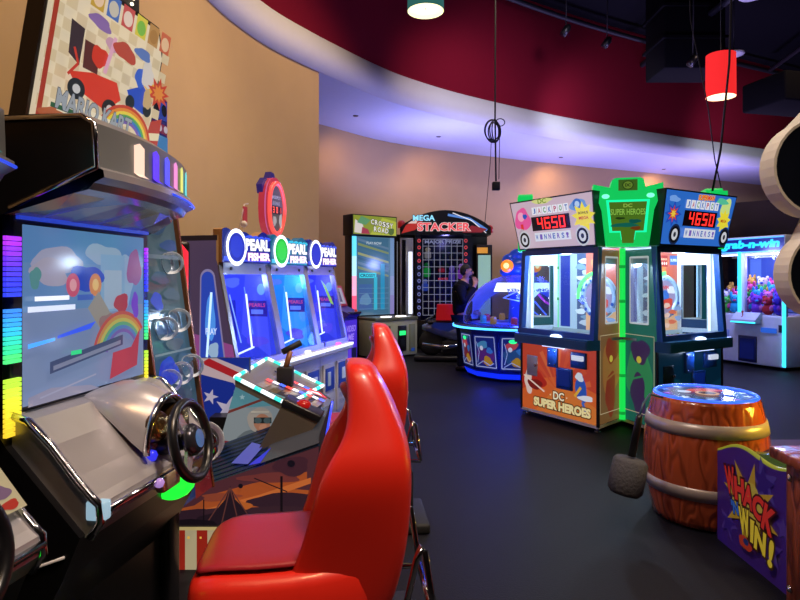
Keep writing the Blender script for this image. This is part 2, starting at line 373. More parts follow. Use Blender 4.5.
# ------------------------------------------------------------------ four-sided coin prize machine (green pillars)
DCR = math.atan2(-.52, -.854)
dc = thing('coin_prize_machine', 'four-sided coin prize machine with glowing green pillar and 4650 jackpot signs', 'arcade machine', (2.40, 6.69, 0), DCR)
HW, DF, NK = .527, .90, .415
BLUE = M('1d4a90', .28, .1)
def dc_station(k):
    st = dc; BASE[0] = Matrix.Rotation(R(90*k), 4, 'Z')
    flash = k % 2 == 0
    # lower cabinet
    b = MB(); X = DF
    b.prism([(NK,-NK),(X,-HW),(X,HW),(NK,NK)], .06, .80, M('7c3322' if flash else '14486b',.4), 'z')
    b.prism([(NK,-NK),(X+.008,-HW-.008),(X+.008,HW+.008),(NK,NK)], .045, .075, M('e9e6e0',.3), 'z')
    b.box(X-.01,X+.012,-HW-.012,-HW+.012,.06,.8,MATTE()); b.box(X-.01,X+.012,HW-.012,HW+.012,.06,.8,MATTE())
    fb = b.build('base_cabinet', st)
    # front art
    b = MB(); c = Cv(b, (X+.001,-HW+.012,.075), (0,1,0), (0,0,1), .0, .3); W, H = 2*HW-.024, .725
    if flash:
        c.e = .62
        c.rect(0,0,W,H,'c4442c'); c.poly([(0,0),(W,0),(W,.3),(.62,.42),(.3,.36),(0,.2)],'d9642c'); c.poly([(.2,0),(W,0),(W,.16),(.55,.34)],'dc7a34')
        for i in range(9):
            a = -1.2+.3*i; c.poly([(.52,.26),(.52+.46*math.sin(a),.26+.44*math.cos(a)),(.52+.46*math.sin(a+.13),.26+.44*math.cos(a+.13))],'cf5230' if i % 2 else 'd8683c')
        c.blob(.18,.33,.17,.10,'b5281c',3); c.blob(.10,.30,.06,.13,'e8cfc4',5); c.blob(.2,.28,.10,.06,'7e1a16',8); c.line([(.03,.36),(.34,.22)],.018,'f0d8c8')
        c.blob(.84,.33,.07,.14,'2b56b8',11); c.blob(.82,.44,.05,.045,'dfe8f2',12); c.blob(.90,.24,.09,.03,'e9edf4',14); c.line([(.76,.24),(.84,.34)],.03,'e8b23c'); c.line([(.86,.2),(.92,.06)],.03,'3c6cc8')
        c.text('DC',W*.53,.205,.085,'fdf3d0',.15,out='6a3a18',ow=.09)
        c.text('SUPER HEROES',W*.56,.10,.095,'fbe9a8',.78,out='5b3416',ow=.09,bold=.06)
        c.star(W*.42,.205,.012,.005,4,'fff4cf'); c.star(W*.64,.205,.012,.005,4,'fff4cf')
    else:
        c.e = .16; c.rect(0,0,W,H,'0d4a70'); c.poly([(0,0),(W,0),(W,.4),(.3,.2)],'125f86'); c.blob(.7,.2,.25,.15,'0a3050',4); c.blob(.3,.3,.18,.13,'1c7d93',9)
        c.text('SUPER HEROES',W*.5,.10,.095,'d8c878',.74,out='12304a',ow=.09)
    b.build('front_art', fb)
    # shelf
    b = MB(); b.prism([(X-.02,-HW-.01),(X+.13,-HW+.02),(X+.13,HW-.02),(X-.02,HW+.01)], .80, .90, M('1c5c90',.3), 'z'); b.box(X+.125,X+.137,-HW+.03,HW-.03,.815,.885,M('16507c',.3))
    sh = b.build('control_shelf', st)
    b = MB(); b.ball((X+.07,.05,.9),(.045,.075,.025),M('cfe4ff',.2,0,3.0)); b.build('push_button', sh)
    b = MB(); b.box(X+.1,X+.12,-.1,.2,.792,.8,M('bfd4ff',.3,0,2.0)); b.build('shelf_lamp', sh)
    # coin door pieces
    Z = M('1a4fae',.35); b = MB(); b.box(X,X+.03,-.12,.02,.57,.77,Z,.008)
    for y, z in ((-.09,.6),(-.01,.6),(-.09,.74),(-.01,.74)): b.lathe([(0,0),(.008,0),(.008,.008),(0,.008)], CHROME(), 8, at((X+.03,y,z),(1,0,0)))
    b.build('card_plate', st)
    b = MB(); b.box(X,X+.03,.2,.4,.6,.76,Z,.008); b.box(X+.03,X+.06,.24,.38,.68,.73,M('dfe9ff',.3,0,.7),.006); b.build('coin_entry', st)
    b = MB(); b.box(X,X+.025,.0,.22,.36,.58,Z,.01); b.box(X+.02,X+.03,.03,.19,.4,.56,M('1437a8',.3,0,.25)); b.build('ticket_slot', st)
    b = MB(); b.box(X,X+.012,-.44,-.28,.44,.66,M('c9c2ba' if flash else '20405c',.35,.3),.004); b.lathe([(0,0),(.014,0),(.014,.02),(0,.02)],CHROME(),10,at((X+.012,-.3,.56),(1,0,0))); b.build('coin_door', st)
    # window frame: bottom leans out
    lean = .06
    def px(z): return X+.0+lean*(1.78-z)/.88
    b = MB(); fw = .055
    for y0, y1 in ((-HW,-HW+fw),(HW-fw,HW)):
        b.loft([[(px(.9)-.06,y0,.9),(px(.9),y0,.9),(px(.9),y1,.9),(px(.9)-.06,y1,.9)],[(px(1.8)-.06,y0,1.8),(px(1.8),y0,1.8),(px(1.8),y1,1.8),(px(1.8)-.06,y1,1.8)]], BLUE, smooth=False)
    for z0, z1 in ((.9,.955),(1.745,1.81)):
        b.loft([[(px(z0)-.06,-HW+fw,z0),(px(z0),-HW+fw,z0),(px(z1),-HW+fw,z1),(px(z1)-.06,-HW+fw,z1)],[(px(z0)-.06,HW-fw,z0),(px(z0),HW-fw,z0),(px(z1),HW-fw,z1),(px(z1)-.06,HW-fw,z1)]], BLUE, smooth=False)
    b.build('window_frame', st)
    b = MB(); b.add([(px(.95)-.02,-HW+fw,.95),(px(.95)-.02,HW-fw,.95),(px(1.75)-.02,HW-fw,1.75),(px(1.75)-.02,-HW+fw,1.75)],[(0,1,2,3)],GLASS('eef6ff',.45)); b.build('window_glass', st)
    # side art panels with slim windows
    for s in (-1, 1):
        b = MB()
        A, B_ = Vector((X,s*HW,0)), Vector((NK,s*NK,0)); d = (B_-A).normalized(); Ln = (B_-A).length
        pal = {1:('7e5a34','a06a34','8a2c1c'), -1:('1c5a60','2b7a5a','6f9a3c')}[s if flash else s]
        if not flash: pal = {1:('1d3d6a','24528a','8a2c2c'), -1:('186a5c','2b8f5a','3a2a58')}[s]
        O, U = (A, d) if s > 0 else (B_, -d)
        c = Cv(b, O+Vector((0,0,.08)), U, (0,0,1), .55, .35); 
        N = c.N*(.012)
        def wall(z0,z1,x0,x1,cc):
            c.rect(x0,z0,x1,z1,cc)
        H = 1.70
        e0, e1 = Ln*.28, Ln*.78; zw0, zw1 = .98, 1.62
        wall(0,zw0,0,Ln,pal[0]); wall(zw1,H,0,Ln,pal[0]); wall(zw0,zw1,0,e0,pal[0]); wall(zw0,zw1,e1,Ln,pal[0])
        c.blob(Ln*.52,.5,Ln*.33,.30,pal[1],3+k+s); c.blob(Ln*.5,.28,Ln*.22,.2,pal[2],5+k+s); c.blob(Ln*.55,.70,Ln*.24,.13,pal[2],7+k); c.ell(Ln*.52,.62,Ln*.07,.035,'d9c84a')
        c.line([(Ln*.2,.4),(Ln*.85,.5)],.02,pal[1]); c.line([(.03,.1),(Ln-.03,.1),(Ln-.03,.86),(.03,.86),(.03,.1)],.006,'d8c8a0')
        for y0, y1 in ((e0-.012,e0+.006),(e1-.006,e1+.012)): c.rect(y0,zw0-.01,y1,zw1+.01,'cfd6d8')
        c.rect(e0,zw1-.004,e1,zw1+.014,'cfd6d8'); c.rect(e0,zw0-.014,e1,zw0+.004,'cfd6d8')
        b.build('side_panel', st)
        b = MB(); c = Cv(b, O+Vector((0,0,.08)), U, (0,0,1), 0, .3); c.mb.add([c.pt(p) for p in ((e0,zw0),(e1,zw0),(e1,zw1),(e0,zw1))], [(0,1,2,3)], GLASS('e8f6ff',.5)); b.build('side_window', st)
    # interior playfield
    b = MB(); xb = NK+.02
    c = Cv(b, (xb+.02,-NK-.02,.9), (0,1,0), (0,0,1), .85, .3, .0012); W = 2*NK+.04
    c.rect(0,0,W,.9,'9fb6c8'); c.rect(.0,.0,.30,.9,'a9c6d8'); c.rect(.06,.06,.2,.85,'2438a0',.8); c.rect(.30,.0,.52,.9,'4a5f86')
    for i in range(12): c.blob(.41+.05*math.sin(i*2.3),.12+.06*i,.08,.03,['b9c9d4','7da0b8','d6e6ee'][i % 3],i+k*13)
    c.rect(.44,0,W,.9,'d86a50'); c.poly([(.44,.35),(W,.5),(W,0),(.44,0)],'e0b080'); c.blob(.6,.75,.09,.08,'e88a4a',2)
    c.rect(.56,.72,.68,.84,'b81c14'); c.text('BONUS',.62,.80,.022,'ffd9a0',.1); 
    for i in range(3): c.ell(.585+.034*i,.755,.012,.016,'ffe0c8')
    c.rect(.71,.74,.84,.84,'3b6ab8'); c.text('SUPER',.775,.79,.03,'dff0ff',.11)
    c.ell(.62,.40,.235,.235,'c8dcec'); c.ell(.62,.40,.175,.175,'9a8fb0'); c.ell(.62,.40,.07,.07,'3f74c8'); c.blob(.66,.33,.1,.05,'d84a3a',6); c.blob(.73,.47,.08,.04,'e6e6f2',9); c.text('WIN',.62,.5,.04,'e84030',.12)
    for i in range(18):
        a = 2*math.pi*i/18; c.ell(.62+.205*math.cos(a),.40+.205*math.sin(a),.02,.017,'2c56b0',rot=a)
    c.arc(.62,.40,.232,.272,R(95),R(185),'58ff6c',1.8)
    for s in range(7): c.blob(.6+.1*(s % 3),.1+.035*s,.06,.025,['e8c0a8','d86a4a','88a0c8'][s % 3],s+40)
    c.rect(0,-.02,W,.05,'8aa0ac')
    b.box(xb,xb+.018,-NK,NK,.86,1.82,M('5a6a80',.4)); b.build('playfield', st)
    b = MB(); b.lathe([(.175,0),(.175,.03),(.225,.04),(.235,.0)], M('b8cfe6',.25,.3), 40, at((xb+.03,.185,1.30),(1,0,0)), cap=False); b.build('prize_wheel', st)
    # mirrored inside walls and bed
    b = MB(); b.box(xb,X+.03,-NK-.05,NK+.05,.88,.905,M('9fb0ba',.25,.4)); b.box(xb,X-.02,-NK-.06,NK+.06,1.8,1.82,M('c8d4de',.4))
    b.build('pusher_bed', st)
    b = MB(); rd = random.Random(k)
    for i in range(70):
        b.lathe([(0,0),(.016,0),(.016,.004),(0,.004)], M('c9b26a' if i % 3 else 'b8bcc4',.3,.9), 8, at((xb+.06+rd.random()*.4,rd.uniform(-.4,.42),.906+rd.random()*.008),(rd.uniform(-.2,.2),rd.uniform(-.2,.2),1)))
    b.build('coins', st, None, 'stuff')
    for s in (-1,1):
        b = MB(); b.box(X-.1,X-.08,s*(HW-.065)-.008,s*(HW-.065)+.008,.95,1.76,M('dff0ff',.3,0,1.6)); b.build('light_strip', st)
        d2 = Vector((NK-X,s*(NK-HW),0)); L2 = d2.length; d2.normalize(); O2 = Vector((X,s*(HW-.012),.92)); b = MB()
        c = Cv(b, O2, d2, (0,0,1), .0, .25) if s < 0 else Cv(b, O2+d2*L2, -d2, (0,0,1), .0, .25)
        c.N = Vector((d2.y*s,-d2.x*s,0))*0
        fl = (lambda q: q) if s < 0 else (lambda q: L2-q)
        for q0, q1, w0, w1 in ((0,.27,0,.86),(.79,1,0,.86),(.27,.79,0,.05),(.27,.79,.72,.86)):
            c.rect(fl(L2*q0),w0,fl(L2*q1),w1,'d4dee6')
        b.build('inner_liner', st)
    # jackpot sign, leaning out at the top
    b = MB(); z0, z1 = 1.81, 2.33; x0, x1 = X+.03, X+.135; h0, h1 = HW+.005, HW+.055
    b.loft([[(.5,-h0+.06,z0),(x0,-h0,z0),(x0,h0,z0),(.5,h0-.06,z0)],[(.5,-h1+.06,z1),(x1,-h1,z1),(x1,h1,z1),(.5,h1-.06,z1)]], M('0d0f16',.3), smooth=False)
    sg = b.build('jackpot_sign', st)
    V = Vector((x1-x0,0,z1-z0)); Hs = V.length; b = MB()
    c = Cv(b, (x0+.001,-h0,z0), (0,1,0), V, .8, .25); W = 2*h0
    bg = 'cdb6c6' if flash else '2f6fd0'
    c.poly([(.012,.012),(W-.012,.012),(W+.035,Hs-.014),(-.035,Hs-.014)],bg)
    if flash:
        c.blob(.12,.33,.11,.13,'ea5aa0',3); c.ell(.1,.36,.05,.05,'f8a8c8'); c.blob(.16,.36,.03,.03,'2c58c0',4); c.rect(.08,.17,.12,.28,'e03838'); c.blob(.1,.14,.07,.08,'b8a8b8',9)
        c.blob(W-.14,.40,.11,.07,'6f9ee0',12); c.ell(W-.16,.42,.055,.055,'3a70c8'); c.ell(W-.16,.42,.03,.03,'b8d4f4')
        c.star(W-.10,.29,.15,.09,9,'f2e23c'); c.text('BONUS',W-.1,.33,.025,'5a4a08',.12); c.text('MEGA',W-.1,.28,.03,'c83018',.12)
        c.blob(W*.42,.5,.13,.03,'d8dc8a',8); c.text('DC',W*.42,.5,.05,'7a9a30',.12)
    else:
        c.star(.12,.30,.13,.07,8,'2450c0'); c.star(.12,.30,.085,.04,8,'d03a30'); c.star(.12,.30,.05,.022,8,'f0d048'); c.blob(.1,.44,.08,.03,'78a8f0',9)
        c.text('SUPERMAN',W*.56,Hs-.05,.05,'e83020',.26,out='ffd83c',ow=.05,rot=.03)
        c.blob(W-.12,.38,.09,.11,'d0e88c',6); c.star(W-.12,.27,.12,.075,9,'f2e23c'); c.text('MEGA',W-.12,.27,.03,'b83018',.1); c.blob(W-.2,.46,.1,.03,'58c8a0',10)
    for i in range(7):
        c.rect(W*.30+.075*i-.035,.365,W*.30+.075*i+.03,.445,'e8ecf4'); c.text('JACKPOT'[i],W*.30+.075*i,.405,.055,['4a70c0','c04a70','5a9a60'][i % 3],.035)
    c.rect(W*.25,.195,W*.75,.345,'140a10',.6)
    c.seg7('4650',W*.33,.21,.12,'ff2a24',2.2,w=.075,gap=.105)
    c.rect(W*.28,.085,W*.75,.175,'dfe4f0')
    for i in range(8): c.text('WINNERS!'[i],W*.31+.061*i,.13,.055,['4a70c0','7a60c0'][i % 2],.036)
    for y in (.145, W-.115):
        c.ell(y,.11,.085,.1,'c8ccd4' if flash else '1a2a50'); c.ell(y,.11,.07,.08,'101014'); c.ell(y,.11,.045,.055,'d4d8e0'); c.ell(y,.11,.02,.025,'303440')
    b.build('sign_face', sg)
    # feet
    for y in (-HW+.05, HW-.05):
        b = MB(); b.lathe([(0,0),(.035,0),(.03,.012),(.012,.016),(.012,.05),(0,.05)], CHROME(), 12, at((X-.05,y,0))); b.build('foot', st)
for k in range(4): dc_station(k)
BASE[0] = Matrix()
G = lambda e: M('12ff5a', .3, 0, e)
for k in range(4):
    a = R(45+90*k); rad = NK*math.sqrt(2)
    X = Matrix.Rotation(a, 4, 'Z')
    b = MB(); b.M = X
    b.tube([(rad+.03,0,.07),(rad+.03,0,1.80)], .036, M('1ae052',.3,0,1.0), 14)
    for z in (.12,.5,.85,1.25,1.6): b.lathe([(.037,0),(.041,.0),(.041,.03),(.037,.03)], M('0fa83e',.3,0,.8), 14, at((rad+.03,0,z)), cap=False)
    b.build('green_pillar', dc)
    b = MB(); b.M = X; x = rad+.47
    prof = [(-.20,1.80),(.20,1.80),(.25,2.18),(.335,2.40),(.335,2.46),(.17,2.42),(.15,2.50),(.12,2.52),(-.12,2.52),(-.15,2.50),(-.17,2.42),(-.335,2.46),(-.335,2.40),(-.25,2.18)]
    prof = [(y*.93, 1.80+(z-1.80)*.90) for y, z in prof]
    b.prism(prof, x-.16, x, M('16dc66',.35,0,.78), 'x'); tp = b.build('green_topper', dc)
    b = MB(); b.M = X; c = Cv(b, (x,-.4,1.8), (0,1,0), (0,0,1), .5, .3)
    c.poly([(.4-.165,.13),(.4-.07,.13),(.4-.06,.06),(.4+.06,.06),(.4+.07,.13),(.4+.165,.13),(.4+.195,.44),(.4-.195,.44)],'19ffb0',1.1)
    c.poly([(.4-.14,.145),(.4-.065,.145),(.4-.05,.03),(.4+.05,.03),(.4+.065,.145),(.4+.14,.145),(.4+.17,.42),(.4-.17,.42)],'5f8f28')
    c.text('DC',.4,.385,.035,'b8e860',.08); c.text('SUPER HEROES',.4,.325,.06,'a8e85c',.31,out='3a6a18',ow=.05)
    c.blob(.37,.20,.11,.022,'147a68',3); c.blob(.46,.235,.05,.022,'0f6a60',4); c.blob(.47,.17,.05,.016,'8a4a1c',6); c.blob(.33,.265,.04,.012,'2c4a1c',7)
    for s in (-1, 1): c.ell(.4+s*.2,.475,.035,.022,'7dffd0',1.4)
    c.rect(.4-.085,.525,.4+.085,.63,'4f7a2a'); c.ell(.4,.577,.05,.042,'27451c'); c.ell(.4,.577,.042,.035,'7fa83c'); c.text('DC',.4,.577,.03,'1a2c12',.05)
    b.build('topper_art', tp)
b = MB(); b.box(-.4,.4,-.4,.4,.05,1.8,M('10131c',.5)); b.box(-.4,.4,-.4,.4,1.8,2.2,M('0c0e14',.5)); b.build('core', dc)
for k in range(4):
    a = DCR+R(90*k)
    lamp('POINT', 'dc_window_lamp', (2.40+.78*math.cos(a), 6.69+.78*math.sin(a), 1.68), 26, 'd8ecff', .06)
    lamp('POINT', 'dc_door_lamp', (2.40+1.0*math.cos(a), 6.69+1.0*math.sin(a), .775), 1.2, 'c8dcff', .02)

# ------------------------------------------------------------------ whack game: barrel, purple side, wooden console
def wood(h1, h2, r=.3):
    k = ('wood', h1, h2)
    if k in _M: return _M[k]
    mt = M(h1, r, 0, 0, .05, .6).copy(); nt = mt.node_tree; bs = nt.nodes['Principled BSDF']
    tc = nt.nodes.new('ShaderNodeTexCoord'); mp = nt.nodes.new('ShaderNodeMapping'); mp.inputs['Scale'].default_value = (7, 7, 1.6)
    wv = nt.nodes.new('ShaderNodeTexNoise'); wv.inputs['Scale'].default_value = 1.6; wv.inputs['Detail'].default_value = 1
    sn = nt.nodes.new('ShaderNodeMath'); sn.operation = 'MULTIPLY'; sn.inputs[1].default_value = 34
    si = nt.nodes.new('ShaderNodeMath'); si.operation = 'SINE'
    cr = nt.nodes.new('ShaderNodeValToRGB'); cr.color_ramp.elements[0].position = .0; cr.color_ramp.elements[0].color = lin(h2); cr.color_ramp.elements[1].position = .45; cr.color_ramp.elements[1].color = lin(h1)
    nt.links.new(tc.outputs['Object'], mp.inputs['Vector']); nt.links.new(mp.outputs[0], wv.inputs['Vector']); nt.links.new(wv.outputs['Fac'], sn.inputs[0]); nt.links.new(sn.outputs[0], si.inputs[0])
    ad = nt.nodes.new('ShaderNodeMath'); ad.operation = 'MULTIPLY_ADD'; ad.inputs[1].default_value = .5; ad.inputs[2].default_value = .5
    nt.links.new(si.outputs[0], ad.inputs[0]); nt.links.new(ad.outputs[0], cr.inputs[0]); nt.links.new(cr.outputs[0], bs.inputs['Base Color'])
    bp = nt.nodes.new('ShaderNodeBump'); bp.inputs['Strength'].default_value = .35; bp.inputs['Distance'].default_value = .012
    nt.links.new(ad.outputs[0], bp.inputs['Height']); nt.links.new(bp.outputs[0], bs.inputs['Normal'])
    _M[k] = mt; return mt
wk = thing('whack_game', 'whack-a-target game with wooden barrel and purple star-covered side panel', 'arcade machine', (1.93, 3.80, 0))
b = MB(); H = .765
prof = []
for i in range(25):
    t = i/24; z = .015+t*(H-.015); prof.append((.292+.070*math.sin(math.pi*(.06+.88*t))**1.0, z))
b.lathe([(0,.015)]+prof+[(0,H)], wood('b4522e','8e3c1e',.25), 56); br = b.build('barrel', wk)
for z0, z1 in ((.19,.265),(.565,.64)):
    b = MB(); f = lambda z: .292+.070*math.sin(math.pi*(.06+.88*(z-.015)/(H-.015)))
    b.lathe([(f(z0)-.01,z0),(f(z0)+.007,z0),(f((z0+z1)/2)+.008,(z0+z1)/2),(f(z1)+.007,z1),(f(z1)-.01,z1)], M('b4a69e',.35,.25), 56, cap=False); b.build('hoop', wk)
b = MB(); b.lathe([(0,H+.004),(.285,H+.004)], M('16285e',.15), 48, cap=False)
c = Cv(b, (0,0,H+.004), (1,0,0), (0,1,0), .9, .15)
c.ell(0,0,.283,.283,'1c3f9c',.5,48); c.ell(0,0,.2,.2,'20306a',.35,40)
for i in range(10):
    a = 2*math.pi*i/10; c.star(.235*math.cos(a),.235*math.sin(a),.035,.015,5,['cfe4ff','4a86ff','8a3ad8'][i % 3],.9,a)
c.blob(.03,.07,.11,.06,'d8402c',3,.7); c.ell(0,-.03,.07,.07,'e9b06a',.6); c.ell(0,-.03,.05,.05,'6a1c10',.3); c.ell(-.12,.02,.04,.04,'c8d4f0',.7); c.ell(.13,-.04,.04,.04,'4a86ff',.9)
b.build('lid_plate', wk)
b = MB(); b.lathe([(.279,H),(.279,H+.012),(.292,H+.016),(.302,H+.008),(.302,H-.012)], M('2f63ff',.25,0,1.6), 56, cap=False); b.build('rim_light', wk)
# connecting body and side panel
x0 = -.10; YA, YB = -.345, -1.02       # along y, relative to the barrel
b = MB(); b.box(x0+.02,.75,YB-.1,-.05,.0,.49,M('2a1450',.5)); b.build('console_body', wk)
b = MB(); n = 24; top = [(YA+(YB-YA)*i/n, .525+.085*(i/n)+.035*math.sin(2*math.pi*(1.05*i/n)-.6)*(1-.3*i/n)) for i in range(n+1)]
b.prism([(YA,0)]+top+[(YB,0)], x0-.002, x0+.022, M('4a2a98',.35), 'x'); sp = b.build('side_panel', wk)
b = MB(); b.tube([(x0+.01,y,z+.004) for y, z in top], .012, M('c9cf3a',.3,0,.25), 8); b.build('edge_trim', sp)
b = MB(); rows = [[(x, y, z-.012-.03*math.sin(math.pi*(x-x0)/.9)) for x in (x0+.02, .2, .5, .75)] for y, z in top]
b.loft(rows, M('3d5a30',.2), False, False); b.build('deck', wk)
b = MB(); c = Cv(b, (x0-.0025, YA, 0), (0,-1,0), (0,0,1), .20, .3); W = YA-YB
# lower layer first
c.star(.12,.39,.075,.032,5,'5a3a9c',rot=.2); c.star(.44,.47,.13,.055,5,'5840a4',rot=-.2); c.star(.12,.14,.095,.04,5,'5a3a9c',rot=.3); c.star(.50,.16,.1,.042,5,'5a3a9c',rot=-.1); c.star(.60,.30,.06,.028,5,'5a3a9c')
for cx, cy, r in ((.12,.39,.055),(.44,.47,.10),(.12,.14,.072),(.50,.16,.078)): c.star(cx,cy,r,r*.42,5,'3c2086',rot=.1)
c.O = c.O + c.U*.005 + c.V*.02; c.U = c.U*.95; c.V = c.V*.95
c.star(.335,.30,.26,.11,8,'d8a83a',rot=.2); c.blob(.33,.31,.14,.13,'e4c552',3)
for t, x, y, h, r in (('W',.15,.385,.155,.2),('H',.245,.365,.13,.1),('A',.335,.355,.13,-.05),('C',.425,.33,.13,-.1),('K',.52,.30,.15,-.25)):
    c.text(t,x,y,h,'e0342c',.10,r,e=.3,out='4a0f18',ow=.07,bold=.05)
c.text("'N",.21,.25,.075,'3c74e0',.075,.15,e=.25,out='101840',bold=.05)
for t, x, y, h, r in (('W',.305,.205,.15,.12),('I',.385,.185,.125,0),('N',.455,.165,.125,-.08),('!',.55,.14,.15,-.15)):
    c.text(t,x,y,h,'f2d23c',.04 if t in 'I!' else .10,r,e=.3,out='4a2a10',ow=.07,bold=.05)
c.blob(.32,.095,.06,.035,'d8442c',9); c.ell(.33,.105,.025,.018,'2a3a80')
b.build('side_lettering', sp)
# wooden console at the near end
b = MB(); b.box(x0-.06,.8,-1.75,YB-.02,.0,.66,wood('a04c2c','6a2a18',.3),.015); wc = b.build('wooden_console', wk)
b = MB(); b.box(x0-.10,.85,-1.8,YB+.04,.66,.715,wood('a04c2c','6a2a18',.3),.012); b.build('console_top', wk)
for y, z in ((-1.1,.6),(-1.1,.1)):
    b = MB(); b.lathe([(0,0),(.018,0),(.014,.008),(0,.01)], CHROME(), 10, at((x0-.075,y,z),(-1,0,0))); b.build('bolt', wc)
# topper sign of the whack game: lobed dark board with a deep cream rim, on a post
t = thing('lobed_sign', 'dark lobed sign board with deep cream rim at the right edge', 'sign', (1.93+.35, 2.76, .717))
def lobes(g):
    cs = [(-.37,1.285,.225),(-.285,.785,.215),(-.10,1.72,.30)]
    pts = []
    core = [(0.25,.62),(.25,2.0)]
    # outline traced as the union of circles, walking down the left side
    for ccx, ccy, r, a0, a1 in ((-.05,1.74,.33,R(95),R(203)),(-.37+.0,1.285,.225,R(118),R(262)),(-.325,.80,.205,R(128),R(268))):
        for i in range(15):
            a = a0+(a1-a0)*i/14; pts.append((ccx+(r+g)*math.cos(a), ccy+(r+g)*math.sin(a)))
    return pts+[(.2-x, z) for x, z in reversed(pts)]
o1, o0 = lobes(0), lobes(-.012)
b = MB(); n = len(o1)
b.prism(o1, -.055, .055, M('e4dac8',.6), 'y', cap=False); 
for y in (-.055,.055):
    b.add([(p[0],y,p[1]) for p in o1]+[(p[0],y,p[1]) for p in o0], [(i,(i+1)%n,n+(i+1)%n,n+i) for i in range(n)], M('e3d9c6',.6))
b.build('rim', t)
b = MB(); b.prism(o0, -.05, .05, M('0f1422',.35), 'y'); b.build('board', t)
b = MB(); b.box(-.02,.06,-.03,.03,.0,.62,MATTE(),.005); b.box(-.1,.15,-.06,.06,0,.02,MATTE()); b.build('post', t)
# mallet on its cord
t = thing('padded_mallet', 'grey padded mallet hanging on a cord from the barrel', 'mallet', (1.315, 3.52, .235))
ax = Vector((.22,.05,1)).normalized(); X = at((0,0,0), ax)
b = MB(); b.lathe([(0,0),(.08,.0),(.098,.02),(.102,.1),(.098,.19),(.08,.21),(0,.21)], M('4d4c50',.95,0,0,.25,0,60,.6), 28, X); b.build('mallet_head', t)
b = MB(); b.lathe([(0,.22),(.022,.22),(.02,.45),(.012,.47),(0,.47)], BLACK(), 14, X); b.build('handle', t)
b = MB(); b.tube([ax*.46, ax*.53+Vector((.02,.03,0)), Vector((.20,.12,.56)), Vector((.29,.15,.535))], .007, M('2a4a6a',.5), 6); b.build('cord', t)

# ------------------------------------------------------------------ claw machine with plush toys
CR = math.atan2(-.39,-.92)
cl = thing('claw_machine', 'white claw machine full of plush toys, lit blue inside', 'arcade machine', (5.93,10.15,0), CR)
WHT = M('c9cede',.35)
y0, y1 = -.95, .6
b = MB(); b.box(-1.1,0,y0,y1,.05,.88,WHT,.02); b.box(-1.1,0,y0,y1,1.92,2.2,WHT,.02); b.box(-1.1,-1.05,y0,y1,.85,1.95,M('5b6fc0',.4)); b.build('cabinet', cl)
for y in (y0,y0+.77,y1-.07):
    b = MB(); b.box(-.07,0,y,y+.07,.88,1.92,WHT,.008); b.build('corner_post', cl)
for y in (y0,y1-.07):
    b = MB(); b.box(-1.1,-1.03,y,y+.07,.88,1.92,WHT,.008); b.build('corner_post', cl)
b = MB()
for a, c_ in ((y0+.07,y0+.77),(y0+.84,y1-.07)): b.add([(-.03,a,.9),(-.03,c_,.9),(-.03,c_,1.92),(-.03,a,1.92)],[(0,1,2,3)],GLASS('e6ecff',.5))
b.build('window_glass', cl)
for y in (y0+.73,y1-.035):
    b = MB(); b.box(.0,.025,y,y+.045,.07 if y > 0 else .9,1.95,M('35d8ff',.3,0,2.2)); b.build('light_strip', cl)
b = MB(); b.box(-.06,-.03,y0+.1,y1-.1,1.885,1.905,M('dfe4ff',.3,0,4)); b.build('light_strip', cl)
b = MB(); c = Cv(b, (.001,y0+.02,1.93), (0,1,0), (0,0,1), .9, .3); W = y1-y0-.04
c.rect(0,0,W,.25,'10207c'); c.rect(.0,.0,W,.02,'5ab8ff',1.2); c.rect(0,.23,W,.25,'5ab8ff',1.2)
c.text("grab-n-win",W-.60,.125,.18,'28d8ff',1.06,slant=.2,e=1.1,bold=.06)
b.build('sign_lettering', cl)
b = MB(); b.box(0,.02,-.22,.12,.08,.52,M('1a2050',.3),.01); b.box(.02,.028,-.18,.08,.13,.47,M('223078',.2)); b.build('prize_door', cl)
b = MB(); b.box(0,.16,-.25,.2,.74,.80,WHT,.015); b.prism([(0,.8),(.16,.8),(.02,.92),(0,.92)],-.25,.2,WHT,'y'); b.build('control_panel', cl)
b = MB(); b.box(.155,.165,-.25,.2,.745,.765,M('35e8ff',.3,0,2)); b.lathe([(0,0),(.025,0),(.02,.01),(.008,.012),(.008,.07),(.02,.08),(.02,.1),(0,.11)], M('b01818',.3), 12, at((.09,-.08,.84))); b.build('joystick', cl)
b = MB(); b.box(0,.025,.2,.46,.6,.68,M('2f6ae0',.3,0,.7)); b.build('card_reader', cl)
b = MB(); b.box(0,.02,-.62,-.4,.3,.6,M('8fa0d8',.3),.006); b.build('coin_door', cl)
b = MB(); b.box(0,.02,.5,.56,.62,.74,M('2a2d3a',.3)); b.build('lock', cl)
b = MB(); c = Cv(b, (-1.04,y0+.05,.9), (0,1,0), (0,0,1), .6, .3, .002); W = y1-y0-.1
c.rect(0,0,W,1.0,'4a63c8'); c.rect(.12,.15,.34,.95,'6f94f0'); c.rect(.85,.3,1.35,.9,'343f90')
for i in range(5): c.rect(.88+.09*i,.32,.93+.09*i,.88,'8fb0ff')
b.build('back_panel', cl)
b = MB(); b.box(-.7,-.64,y0+.1,y1-.1,1.86,1.9,CHROME()); b.tube([(-.5,-.55,1.86),(-.5,-.55,1.62)],.012,CHROME(),8)
b.lathe([(0,-.03),(.06,-.03),(.06,.05),(0,.06)],CHROME(),14,at((-.5,-.55,1.6)))
for i in range(3):
    a = 2.1*i; b.tube([(-.5,-.55,1.58),(-.5+.1*math.cos(a),-.55+.1*math.sin(a),1.52),(-.5+.08*math.cos(a),-.55+.08*math.sin(a),1.42),(-.5+.03*math.cos(a),-.55+.03*math.sin(a),1.38)],.009,CHROME(),6)
b.build('claw', cl)
